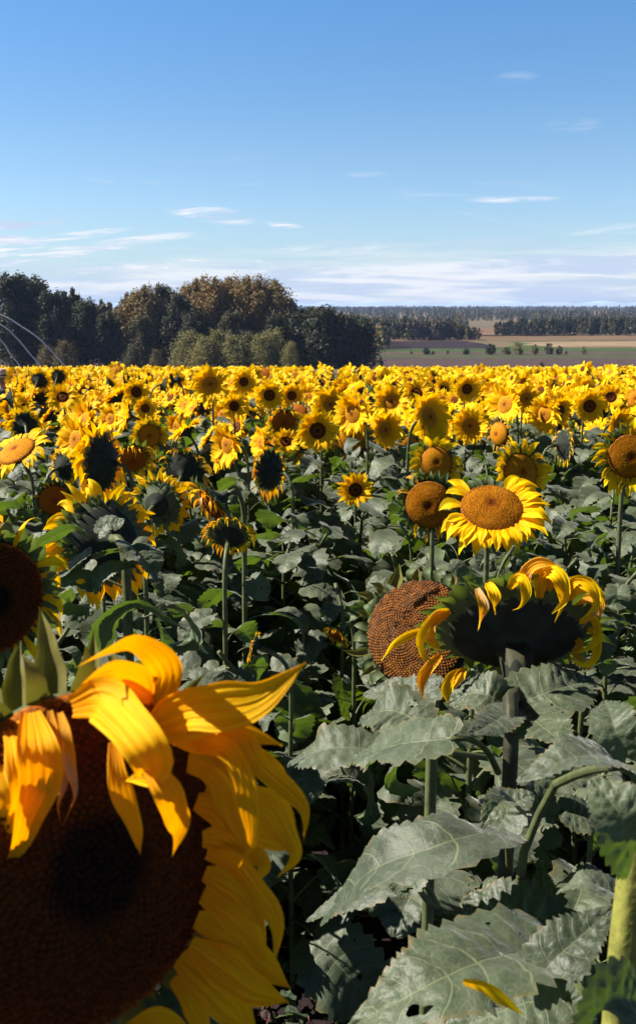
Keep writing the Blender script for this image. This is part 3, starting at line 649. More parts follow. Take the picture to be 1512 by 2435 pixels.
def disc_mb(R_, dome, lod, seed=0, flo=0, dimple=True):
    mb = MB(); nr, ns = {0: (3, 8), 1: (7, 18), 2: (16, 48)}[lod]
    r = np.linspace(0, 1, nr) ** .8 * R_; th = np.arange(ns) / ns * 2 * math.pi
    G = np.zeros((nr + (lod > 0), ns, 3)); rr = np.concatenate([r, [R_ * 1.01]]) if lod else r
    G[..., 0] = rr[:, None] * np.cos(th); G[..., 1] = rr[:, None] * np.sin(th); z = dome_z(rr, R_, dome)
    if lod: z[-1] = -.02 * R_ - .006
    G[..., 2] = z[:, None]; D = np.zeros(G.shape[:2] + (4,)); D[..., 0] = (rr / R_)[:, None]; mb.grid(G, D, 0, wrap=True)
    if flo:
        rng = np.random.default_rng(seed + 9); i = np.arange(flo); q = R_ * .985 * np.sqrt((i + .5) / flo); t = i * 2.399963
        c = np.stack([q * np.cos(t), q * np.sin(t), dome_z(q, R_, dome)], 1)
        e = .002; dz = (dome_z(q + e, R_, dome) - dome_z(q - e, R_, dome)) / (2 * e)
        rad = np.stack([np.cos(t), np.sin(t), np.zeros(flo)], 1); nn = nz(np.array([0, 0, 1.]) - rad * dz[:, None]); a = nz(np.cross(nn, rad)); b = np.cross(a, nn)
        s = R_ * 1.62 / math.sqrt(flo) * .5; hgt = s * (1.2 + .5 * rng.uniform(-1, 1, flo))[:, None]; k = 5; ph = np.arange(k) / k * 6.283
        def ring(rs, hh): return c[:, None] + (a[:, None] * np.cos(ph)[None, :, None] + b[:, None] * np.sin(ph)[None, :, None]) * rs + (nn * hh)[:, None]
        rings = [ring(s * 1.05, -hgt * .2), ring(s * .85, hgt * .8), ring(s * .35, hgt)]
        V = np.stack(rings, 1).reshape(flo, -1, 3); F = []
        for l in range(2):
            for j in range(k): F.append((l * k + j, l * k + (j + 1) % k, (l + 1) * k + (j + 1) % k, (l + 1) * k + j))
        F.append((10, 11, 12, 13)); F.append((10, 13, 14, 14))
        F = np.array(F)[:-1]; FF = (F[None] + (np.arange(flo) * 15)[:, None, None]).reshape(-1, 4)
        D = np.zeros((flo, 15, 4)); D[..., 0] = (q / R_)[:, None]; D[..., 2] = rng.uniform(0, .6, flo)[:, None]; mb.add(V, FF, D.reshape(-1, 4), 0)
    return mb
def petals_mb(K, tilt, lod, seed, R_=None, bend=None, split=False):
    rng = np.random.default_rng(seed); mb = MB(); parts = []; R_ = R_ or K['R']
    g = np.array([0, -math.sin(tilt) * 0 + 0, 0.0])
    # gravity in the head's own frame: local z faces (0, sin t, cos t)
    g = np.array([0, math.cos(tilt) * 0, 0]); M = np.array([[1, 0, 0], [0, math.cos(tilt), math.sin(tilt)], [0, -math.sin(tilt), math.cos(tilt)]])  # local -> plant
    g = M.T @ np.array([0, 0, -1.0])
    ns, nv = {0: (4, 2), 1: (7, 3), 2: (13, 7)}[lod]
    n = K['n'] if lod else max(9, int(K['n'] * .55)); wm = 1.0 if lod else 1.75
    for ring in range(K['rings'] if lod else 1):
        for i in range(n):
            if rng.uniform() > K['keep']: continue
            a = (i + ring * .5 + rng.uniform(-.3, .3)) / n * 2 * math.pi; rad = np.array([math.cos(a), math.sin(a), 0]); z = np.array([0, 0, 1.])
            ad = (math.degrees(a) + 180) % 360 - 180
            if 'gap' in K and K['gap'][0] < ad < K['gap'][1] and rng.uniform() > .15: continue
            L = K['L'] * rng.uniform(.78, 1.18) * (1 if ring == 0 else .88); d = nz(rad + z * (K['fwd'] + rng.normal(0, .16) + ring * .15) + np.cross(z, rad) * rng.normal(0, .14))
            dr = max(0, K['droop'] * rng.uniform(.5, 1.6)); p = rad * R_ * (1.0 - .02 * ring) + z * (-.004 + .003 * ring); C = [p]; st = L / (ns - 1)
            cu = rng.normal(0, .16) * z
            for j in range(ns - 1):
                f = (j + 1) / (ns - 1); d = nz(d + g * dr * f * 2.2 / (ns - 1) * 1.6 + cu * f * 4 / (ns - 1)); p = p + d * st; C.append(p)
            C = np.array(C); T = nz(np.gradient(C, axis=0)); N0 = nz(z[None] + rad * .01 - T * (T @ z)[:, None] * .9 + 1e-3 * rad)
            wd = K['w'] * rng.uniform(.75, 1.2) * wm * (.62 if K['pm'] else 1)
            if split: mb = MB(); parts.append(mb)
            petal(mb, C, wd, N0, rng.uniform(), 0 if not K['pm'] or rng.uniform() < .4 else 1, nv, .35 if K['pm'] else .18, .09, twist=rng.normal(0, .9 if K['pm'] else .5))
    return parts if split else mb
def calyx_mb(R_, lod, seed, nb=24, L=.045, back=.6, depth=.55, stemr=.010, flare=.25):
    rng = np.random.default_rng(seed + 77); mb = MB(); ns = {0: 8, 1: 14, 2: 40}[lod]; th = np.arange(ns) / ns * 6.283
    dp = depth * R_ + .008
    prof = [(R_ * 1.01, -.002), (R_ * 1.04, -.012), (R_ * .93, -.012 - .25 * dp), (R_ * .66, -.01 - .55 * dp), (R_ * .36 + stemr * .4, -.01 - .78 * dp), (max(stemr * 1.35, R_ * .16), -.01 - dp), (stemr, -.012 - dp - R_ * flare)]
    G = np.array([[(q * math.cos(t), q * math.sin(t), z) for t in th] for q, z in prof]); D = np.zeros(G.shape[:2] + (4,)); D[..., 2] = .4; mb.grid(G, D, 1, wrap=True)
    if lod == 0: nb = nb // 3
    pr = [q for q, _ in prof][::-1]; pz = [z_ for _, z_ in prof][::-1]; RR = [1.02, .90, .74, .55]
    for ring in range((4 if lod == 2 else 3) if lod else 1):
        for i in range(int(nb * (1, 1, .8, .55)[ring])):
            a = (i + .5 * ring + rng.uniform(-.25, .25)) / nb * 6.283; rad = np.array([math.cos(a), math.sin(a), 0]); z = np.array([0, 0, 1.])
            p0 = rad * R_ * RR[ring] + z * float(np.interp(R_ * RR[ring], sorted(pr[1:-1]), [pz[1:-1][k_] for k_ in np.argsort(pr[1:-1])])); l = L * rng.uniform(.8, 1.3); out = rng.uniform(.2, 1.0)
            lift = (.22, .25, .32, .38)[ring]; C = spline([p0, p0 + rad * l * .42 + z * l * (lift if ring else .22), p0 + rad * l * (.75) + z * l * (.32 + .25 * (ring > 0) - back * out * .5), p0 + rad * l * (.85 + .15 * out) + z * l * (.35 + .35 * (ring > 0) - back * out)], {0: 3, 1: 5, 2: 9}[lod])
            petal(mb, C, .0140 * (L / .045) * rng.uniform(.8, 1.2) * (1 if lod else 1.8), -z + rad * .5, rng.uniform(), 0 if ring == 0 or (lod == 2 and ring == 1) else 1, 5 if lod == 2 else 3, -.22, .04, twist=rng.normal(0, .25), base=.95, peak=.22)
    return mb, -(.012 + dp + R_ * flare)
_heads = {}
def head_meshes(kind, tq, lod, var):
    key = (kind, tq, lod, var)
    if key not in _heads:
        K = KIND[kind]; sd = abs(hash((kind.__len__() * 31 + ord(kind[0]) * 7 + ord(kind[1]), tq, var))) % 9999
        cal, dz = calyx_mb(K['R'], lod, sd, 18 if lod < 2 else 24, {'bud': .04, 'fresh': .038}.get(kind, .046) if lod else .03, .5, .45)
        _heads[key] = (disc_mb(K['R'], K['dome'], lod, sd, {'gold': 1500, 'wide': 1700, 'bare': 1500, 'wilt': 500}.get(kind, 600) if lod == 2 else 0).mesh('seed_disc', [DM[K['dm']]]),
                       [q.mesh('petal', PETMATS) for q in petals_mb(K, R(tq), lod, sd + 1, split=True)] if lod == 2 or kind in ('bare', 'rust') else petals_mb(K, R(tq), lod, sd + 1).mesh('petals', PETMATS), cal.mesh('flower_head', [M_BRACT, M_BRACT_SHADE]), dz)
    return _heads[key]
# leaves
def leaf_proto(seed, hi):
    rng = np.random.default_rng(seed); mb = MB(); pl = rng.uniform(.10, .17); L = rng.uniform(.16, .25); a = rng.uniform(.45, .95); c = []
    p = np.zeros(3); c = [p]
    for i in range(6):
        f = i / 6; ang = a - f * rng.uniform(.4, .8); p = p + np.array([0, math.cos(ang), math.sin(ang)]) * pl / 6; c.append(p)
    tube(mb, np.array(c), np.linspace(.0048, .003, 7), 6 if hi else 4, 1)
    b = [p]; ang = rng.uniform(-.15, .45); dr = rng.uniform(1.0, 2.6); sw = rng.normal(0, .35)
    for i in range(7):
        f = (i + 1) / 7; an = ang - dr * f; p = p + np.array([math.sin(sw * f), math.cos(an), math.sin(an)]) * L / 7; b.append(p)
    roll = rng.normal(0, .5)
    blade(mb, b, L * rng.uniform(.78, .98), np.array([math.sin(roll), .3, math.cos(roll)]), rng, hi, 0, rng.uniform(.0, .5), rng.uniform(.12, .34), .15)
    return mb
LEAF_HI = [leaf_proto(100 + i, 2).mesh('leaf', [M_LEAF, M_STEM]) for i in range(12)]
LEAF_MID = [leaf_proto(200 + i, 1) for i in range(8)]; LEAF_LO = [leaf_proto(300 + i, 0) for i in range(8)]
def foliage_mb(seed, protos, n=15, top=.97):
    rng = np.random.default_rng(seed); mb = MB()
    for i in range(n):
        f = i / (n - 1); z = .12 + (top - .12) * f; a = i * 2.4 + rng.uniform(-.4, .4); s = (.95 - .5 * max(0, f - .55) / .45) * rng.uniform(.8, 1.15)
        M = Matrix.Translation((0, 0, z)) @ Matrix.Rotation(a, 4, 'Z') @ Matrix.Rotation(rng.normal(0, .15), 4, 'Y') @ Matrix.Scale(s, 4)
        mb.join(protos[rng.integers(len(protos))], M)
    return mb
# foliage is built for a plant 1.35 m tall; the root scales with height
def scale_z(mb, k):
    for v in mb.V: pass
    return mb
H0 = 1.35
def foliage_mesh(seed, protos, n):
    rng = np.random.default_rng(seed); mb = MB()
    for i in range(n):
        f = i / (n - 1); z = (.15 + .80 * f ** .8) * H0; a = i * 2.4 + rng.uniform(-.4, .4); s = (1.05 - .4 * max(0, f - .7) / .3) * rng.uniform(.8, 1.15)
        M = Matrix.Translation((0, 0, z)) @ Matrix.Rotation(a, 4, 'Z') @ Matrix.Rotation(rng.normal(0, .15), 4, 'Y') @ Matrix.Scale(s, 4)
        mb.join(protos[rng.integers(len(protos))], M)
    return mb
FOL_MID = [foliage_mesh(400 + i, LEAF_MID, 24).mesh('foliage', [M_LEAF, M_STEM]) for i in range(8)]
FOL_LO_MB = [foliage_mesh(500 + i, LEAF_LO, 16) for i in range(6)]
FOL_LO = [m_.mesh('foliage', [M_LEAF, M_STEM]) for m_ in FOL_LO_MB]

def stem_mb(H, back, n, r0=.011, r1=.0075, hi=False, kn=.82):
    """stem from the ground to the back of the head; plant frame, the head leans to +Y"""
    back = np.asarray(back, float); base = np.zeros(3); up = np.array([0, 0, 1.])
    tn = np.asarray(n); p3 = back; p2 = back - tn * .10; p1 = np.array([0, 0, max(.3, back[2] * kn)])
    pts = [base - up * .05, (.006, .004, p1[2] * .33), (-.004, .006, p1[2] * .66)] + [p1]
    t = np.linspace(0, 1, 8)[1:, None]; q1 = p1 + up * .14
    bez = (1 - t) ** 3 * p1 + 3 * (1 - t) ** 2 * t * q1 + 3 * (1 - t) * t ** 2 * p2 + t ** 3 * p3
    c = np.concatenate([spline(pts, 8), bez]); mb = MB()
    tube(mb, c, np.interp(np.linspace(0, 1, len(c)), [0, .7, 1], [r0, r1, r1 * 1.1]), 12 if hi else 7, 0, .5, .10 if hi else 0)
    return mb
def plant(hp, yaw, tilt, kind, scale, label, group, detail=1, leaves=True, var=0, top_leaf=.88, nleaf=13, lean=None, seed=0, srad=1.0):
    """hp: centre of the seed disc in the world; yaw: 0 faces the camera, +90 faces +X; tilt from straight up"""
    rng = np.random.default_rng(seed + 1234)
    tq = min((35, 55, 75, 90, 105, 125, 145), key=lambda q: abs(q - tilt)); t = R(tq); lod = {2: 2, 1: 1, 0: 0}[detail]
    dm, pm, cm, dz = head_meshes(kind, tq, lod, var) if kind != 'leafy' else (None, None, None, -.02)
    f = np.array([math.sin(R(yaw)), -math.cos(R(yaw)), 0]); n = f * math.sin(t) + np.array([0, 0, 1]) * math.cos(t)
    off = (.10 + .05 * scale) * math.sin(t) if lean is None else lean
    bx, by = hp[0] - f[0] * off, hp[1] - f[1] * off; gz = float(ground_z(bx, by)); H = hp[2] - gz
    rz = math.atan2(-f[0], f[1])
    r = thing('sunflower' if kind != 'leafy' else 'sunflower_stalk', label, 'sunflower' if kind != 'leafy' else 'sunflower stalk', (bx, by, gz), rz, group)
    if kind != 'leafy':
        h = obj('flower_head', cm, r); h.location = (0, off, H); h.rotation_euler = (-t, 0, 0); h.scale = (scale,) * 3
        obj('seed_disc', dm, h)
        for q in (pm if isinstance(pm, list) else [pm]): obj('petal' if isinstance(pm, list) else 'petals', q, h)
    ln = np.array([0, math.sin(t), math.cos(t)]); back = np.array([0, off, H]) + ln * (dz * scale * .92)
    obj('stem', stem_mb(H, back, ln, .0110 * (.7 + .3 * scale) * srad, .0078 * (.6 + .4 * scale) * srad, detail == 2, .82 if srad == 1 else .89).mesh('stem', [M_STEM]), r)
    if leaves and detail == 2:
        for i in range(nleaf):
            q = i / (nleaf - 1); z = (.16 + (top_leaf - .16) * q) * H; s = (1.05 - (.55 if kind != 'leafy' else .7) * max(0, q - .65) / .35) * rng.uniform(.8, 1.15)
            l = obj('leaf', LEAF_HI[rng.integers(12)], r); l.location = (0, 0, z); l.rotation_euler = (0, rng.normal(0, .12), i * 2.4 + rng.uniform(-.4, .4) + seed); l.scale = (s,) * 3
    elif leaves:
        l = obj('foliage', (FOL_MID if detail == 1 else FOL_LO)[seed % 6], r); l.rotation_euler = (0, 0, rng.uniform(0, 6.28)); k = min(1.15, max(.7, H * top_leaf / (.95 * H0))); l.scale = (1, 1, k)
    return r

# ------------------------------------------------------------------ the near flowers, petal by petal
c1 = lambda x, y: (x * .5017, 1453.9 + y * .5017)
c2 = lambda x, y: (695.3 + x * .5401, 1264.2 + y * .5401)
c3 = lambda x, y: (695.3 + x * .5401, 1769.9 + y * .5401)
c6 = lambda x, y: (x * .2926, 1201 + y * .2926)
def camvec(r, u, t): return nz(RT * r + UPV * u - FW * t)      # right, up, toward the camera
def head_matrix(c, n, roll=0.0):
    n = nz(n); x = nz(np.cross([0, 0, 1.], n)); y = np.cross(n, x)
    M = np.eye(4); M[:3, 0] = x; M[:3, 1] = y; M[:3, 2] = n; M[:3, 3] = c; return M
def local(mb, M):
    Mi = np.linalg.inv(M); mb.V = [v @ Mi[:3, :3].T + Mi[:3, 3] for v in mb.V]; return mb
def hero_root(label, base, group=None):
    return thing('sunflower', label, 'sunflower', tuple(base), 0, group)
def put(parent, M, base, name, mesh):
    o = obj(name, mesh, parent); L = Matrix(M.tolist()); L.translation = L.translation - Vector(base); o.matrix_local = L; return o
def hero_petal(head, M, pts, wpx, conv, dep, twist=0.0, nrm=None, n=22, mat=0, cup=.25, rnd=None, base=.45, peak=.45, name='petal', mats=None, ridge=.07):
    q = []
    for i, p_ in enumerate(pts):
        x, y = conv(p_[0], p_[1]); d = dep + (p_[2] if len(p_) > 2 else 0); q.append(P(x, y, d))
    C = spline(q, n); sc = abs(conv(1, 0)[0] - conv(0, 0)[0]); wd = wpx * sc * dep / FPX * .5
    if nrm is None: nrm = nz(CAM - C)
    else: nrm = np.broadcast_to(nrm, C.shape)
    mb = MB(); petal(mb, C, wd, nrm, random.random() if rnd is None else rnd, 0, 13, cup, ridge, twist=twist, base=base, peak=peak)
    return obj(name, local(mb, M).mesh(name, mats or [[M_PET_SHADE], [M_PETW], [M_BRACTP], [M_BRACT_SHADE]][mat]), head)
def stem_world(root, base, pts, rad, hi=True, mat=None):
    mb = MB(); C = spline(pts, 26) - np.array(base); tube(mb, C, np.interp(np.linspace(0, 1, 26), np.linspace(0, 1, len(rad)), rad), 18, 0, .5, .07)
    return obj('stem', mb.mesh('stem', [mat or M_STEM]), root)
random.seed(4)

def near_flower():
    dep = .74; cx, cy_ = c1(395, 1195); C = P(cx, cy_, dep); n = camvec(.66, .04, .75); Rr = .126; M = head_matrix(C, n)
    gx, gy = C[0] - n[0] * .16, C[1] - n[1] * .10; base = np.array([gx, gy, float(ground_z(gx, gy))])
    r = hero_root('huge drooping sunflower close by with a shaded dark disc and curled orange-yellow petals', base)
    cal, dz = calyx_mb(Rr * .98, 2, 5, 22, .034, .6, .40, .014, .4)
    head = put(r, M, base, 'flower_head', cal.mesh('flower_head', [M_BRACTP, M_BRACT]))
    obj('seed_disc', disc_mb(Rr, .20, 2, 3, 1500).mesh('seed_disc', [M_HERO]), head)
    b = C + n * dz
    stem_world(r, base, [base, base + [0, 0, .6], [gx, gy, b[2] - .12], [gx + .01, gy - .0, b[2] - .02], b + n * .004], [.018, .016, .015, .015])
    S = [([(690, 470, .06), (790, 340, .02), (770, 230, -.02), (640, 140, -.04), (500, 190, -.06), (368, 262, -.07)], 150, 1.0, 0),
         ([(690, 450, .06), (660, 345, .02), (560, 280, -.01), (470, 300, -.03), (388, 345, -.05)], 150, .5, 0),
         ([(720, 470, .06), (650, 400, .02), (560, 360, 0), (430, 350, -.02)], 120, .2, 0),
         ([(345, 452, -.02), (480, 420, -.05), (590, 520, -.08), (690, 650, -.10), (730, 760, -.09), (600, 800, -.06)], 210, .3, 0),
         ([(735, 540, .02), (880, 470, -.01), (1050, 455, -.02), (1240, 410, -.02), (1450, 243, -.01)], 215, .25, 0),
         ([(760, 560, .03), (920, 590, .01), (1090, 570, 0), (1210, 590, 0), (1340, 635, 0)], 150, -.4, 0),
         ([(540, 620, -.05), (555, 780, -.06), (590, 900, -.06), (640, 1030, -.06), (668, 1160, -.05)], 95, .9, 0),
         ([(700, 730, -.08), (790, 850, -.09), (830, 960, -.08), (850, 1040, -.07), (818, 1158, -.07)], 125, .7, 0),
         ([(285, 480, -.03), (315, 600, -.05), (330, 740, -.05), (355, 870, -.05), (300, 1010, -.05)], 62, 1.6, 1),
         ([(238, 470, -.03), (262, 640, -.05), (300, 800, -.05), (275, 920, -.05), (292, 1015, -.05)], 55, 1.4, 1),
         ([(150, 480, -.03), (175, 640, -.07), (190, 790, -.07), (140, 960, -.07), (90, 1120, -.06), (0, 1235, -.05)], 175, .9, 0),
         ([(60, 530, -.03), (130, 660, -.06), (150, 820, -.07), (110, 960, -.06), (0, 1080, -.05)], 190, .4, 0),
         ([(-30, 560, -.02), (20, 740, -.05), (60, 900, -.06), (-20, 1120, -.05)], 190, -.4, 0),
         ([(890, 720, .03), (1000, 740, .03), (1090, 850, .03), (1130, 1000, .03), (1160, 1120, .03)], 250, .1, 0),
         ([(930, 900, .04), (1040, 940, .04), (1110, 1020, .04), (1190, 1150, .04)], 240, .1, 0),
         ([(960, 1080, .04), (1060, 1080, .04), (1180, 1160, .04), (1240, 1210, .04)], 220, .2, 0),
         ([(900, 650, .01), (1060, 640, -.01), (1150, 780, -.02), (1190, 980, -.02), (1190, 1100, -.02), (1125, 1225, -.02)], 150, .5, 0),
         ([(1040, 560, .0), (1150, 590, -.01), (1220, 720, -.01), (1340, 830, -.01), (1440, 940, -.01), (1438, 1098, -.01)], 140, .7, 0),
         ([(1000, 700, .04), (1150, 700, .03), (1290, 740, .03), (1390, 860, .03)], 160, -.3, 0),
         ([(980, 830, .05), (1130, 870, .04), (1280, 930, .04), (1350, 1050, .04), (1400, 1160, .04), (1315, 1260, .04)], 200, .6, 0),
         ([(980, 950, .04), (1140, 1010, .04), (1280, 1070, .04), (1370, 1120, .04), (1385, 1170, .04)], 210, -.1, 0),
         ([(980, 1150, .03), (1120, 1200, .02), (1220, 1330, .01), (1310, 1480, .01), (1300, 1670, .01)], 150, .6, 0),
         ([(970, 1240, .04), (1080, 1290, .04), (1190, 1380, .04), (1250, 1510, .04)], 220, .2, 0),
         ([(960, 1340, .04), (1080, 1400, .04), (1180, 1490, .04), (1255, 1660, .04)], 250, -.2, 0),
         ([(930, 1460, .04), (1070, 1520, .04), (1200, 1640, .04), (1380, 1790, .04)], 260, .2, 0),
         ([(900, 1580, .03), (1050, 1680, .03), (1200, 1790, .03), (1372, 1855, .03)], 260, -.1, 0),
         ([(850, 1640, .03), (990, 1760, .03), (1110, 1880, .03), (1230, 2030, .03)], 270, .1, 0),
         ([(820, 1740, .03), (900, 1840, .03), (960, 1960, .03), (1010, 2080, .03)], 150, .5, 0),
         ([(600, 1980, .02), (720, 1920, .02), (820, 1930, .02), (920, 2010, .02)], 110, -.6, 0),
         ([(500, 2000, .03), (600, 2040, .03), (720, 2140, .03)], 180, 0, 0),
         ([(1100, 1120, .05), (1200, 1140, .05), (1250, 1210, .05), (1200, 1290, .05)], 120, .8, 0)]
    for i, (pts, wpx, tw, mt) in enumerate(S): hero_petal(head, M, pts, wpx * (.76 if i > 12 else 1.02), c1, dep, tw, n=26, mat=mt, rnd=(i * .37) % 1)
    B = [([(100, 500, .03), (85, 380, .04), (75, 250, .05), (100, 140, .06)], 150), ([(240, 430, .04), (235, 290, .05), (220, 130, .06), (188, -20, .07)], 165), ([(10, 540, .03), (0, 440, .04), (-40, 330, .05)], 130),
         ([(400, 430, .05), (430, 320, .06), (440, 200, .07), (445, 90, .08)], 110), ([(560, 430, .06), (600, 360, .06), (700, 300, .07)], 90), ([(760, 500, .05), (820, 390, .06), (870, 290, .07)], 60), ([(800, 480, .06), (880, 390, .07), (985, 283, .08)], 62),
         ([(700, 420, .07), (715, 350, .07), (740, 250, .08)], 90), ([(890, 760, .06), (940, 690, .07), (1020, 670, .07)], 90), ([(960, 920, .06), (1010, 910, .06), (1040, 940, .06)], 60)]
    for i, (pts, wpx) in enumerate(B): hero_petal(head, M, pts, wpx, c1, dep, 0, n=16, mat=2, cup=.5, base=1.0, peak=.12, name='bract', ridge=.03)
near_flower()

def cup_disc(Rr, dome, n, seed):
    rng = np.random.default_rng(seed); mb = disc_mb(Rr, dome, 2); mb.M = [np.ones_like(m_) for m_ in mb.M]
    i = np.arange(n); q = Rr * .985 * np.sqrt((i + .5) / n); t = i * 2.399963; k = 6; ph = np.arange(k) / k * 6.283
    c = np.stack([q * np.cos(t), q * np.sin(t), dome_z(q, Rr, dome)], 1); e = .002; dz = (dome_z(q + e, Rr, dome) - dome_z(q - e, Rr, dome)) / (2 * e)
    rad = np.stack([np.cos(t), np.sin(t), 0 * t], 1); nn = nz(np.array([0, 0, 1.]) - rad * dz[:, None]); a = nz(np.cross(nn, rad)); b = np.cross(a, nn)
    s = Rr * 1.7 / math.sqrt(n) * .5; s = s * rng.uniform(.75, 1.02, (n, 1, 1)); h = rng.uniform(.8, 1.5, n)[:, None] * Rr * .8 / math.sqrt(n)
    def ring(f, hh): return c[:, None] + (a[:, None] * np.cos(ph)[None, :, None] + b[:, None] * np.sin(ph)[None, :, None]) * s * f * (1 + .15 * np.cos(ph * 2.5)[None, :, None]) + (nn * h * hh)[:, None]
    V = np.stack([ring(1.0, -.3), ring(.92, 1.0), ring(.55, 1.12), ring(.42, .2), ring(.02, .1)], 1).reshape(n, -1, 3)
    F = [(l * k + j, l * k + (j + 1) % k, (l + 1) * k + (j + 1) % k, (l + 1) * k + j) for l in range(4) for j in range(k)]; F = np.array(F)
    FF = (F[None] + (np.arange(n) * 5 * k)[:, None, None]).reshape(-1, 4); M_ = np.tile(np.array([0] * (2 * k) + [1] * (2 * k)), n)
    D = np.zeros((n * 5 * k, 4)); mb.add(V, FF, D, 0); mb.M[-1] = M_; return mb
def plane_dep(C, n, p):
    r = RT * (p[0] - 756) / FPX - UPV * (p[1] - 1217.5) / FPX + FW; d0 = (C - CAM) @ FW; q = float(r @ n)
    d = ((C - CAM) @ n) / q if abs(q) > .02 else d0
    return min(d0 + .07, max(d0 - .085, d))
def seed_head():
    dep = 1.95; cx, cy_ = c2(548, 440); C = P(cx, cy_, dep); n = camvec(-.42, .32, .85); Rr = .106; M = head_matrix(C, n)
    gx, gy = C[0] - n[0] * .12, C[1] - n[1] * .16; base = np.array([gx, gy, float(ground_z(gx, gy))])
    r = hero_root('large bare seed head with rows of open brown seed cups, tipped beside the dark-backed flower', base)
    cal, dz = calyx_mb(Rr, 2, 8, 26, .034, .95, .45, .014, .3)
    head = put(r, M, base, 'flower_head', cal.mesh('flower_head', [M_BRACT, M_BRACT_SHADE]))
    obj('seed_disc', cup_disc(Rr, .16, 1150, 4).mesh('seed_disc', [M_FLORET, M_PIT]), head); b = C + n * dz
    stem_world(r, base, [base, base + [0, 0, .6], [gx, gy, b[2] - .14], [gx, gy - .02, b[2] - .02], b + n * .004], [.014, .013, .012, .012])
    for pts, wpx in [([(440, 240), (460, 200), (470, 140)], 60), ([(540, 215), (548, 190), (555, 160)], 50), ([(395, 270), (380, 240), (340, 225)], 40), ([(350, 300), (330, 280), (275, 270)], 40), ([(325, 380), (310, 360), (270, 345)], 30),
                     ([(330, 525), (280, 535), (215, 520)], 36), ([(360, 600), (330, 615), (295, 640)], 30), ([(430, 660), (440, 690), (430, 710)], 40), ([(490, 690), (500, 720), (490, 740)], 30), ([(700, 230), (712, 215), (700, 180)], 30)]:
        hero_petal(head, M, pts, wpx, c2, dep, .3, n=10, mat=2, cup=.5, base=1, peak=.15, name='bract')
    return r, base
seed_head()

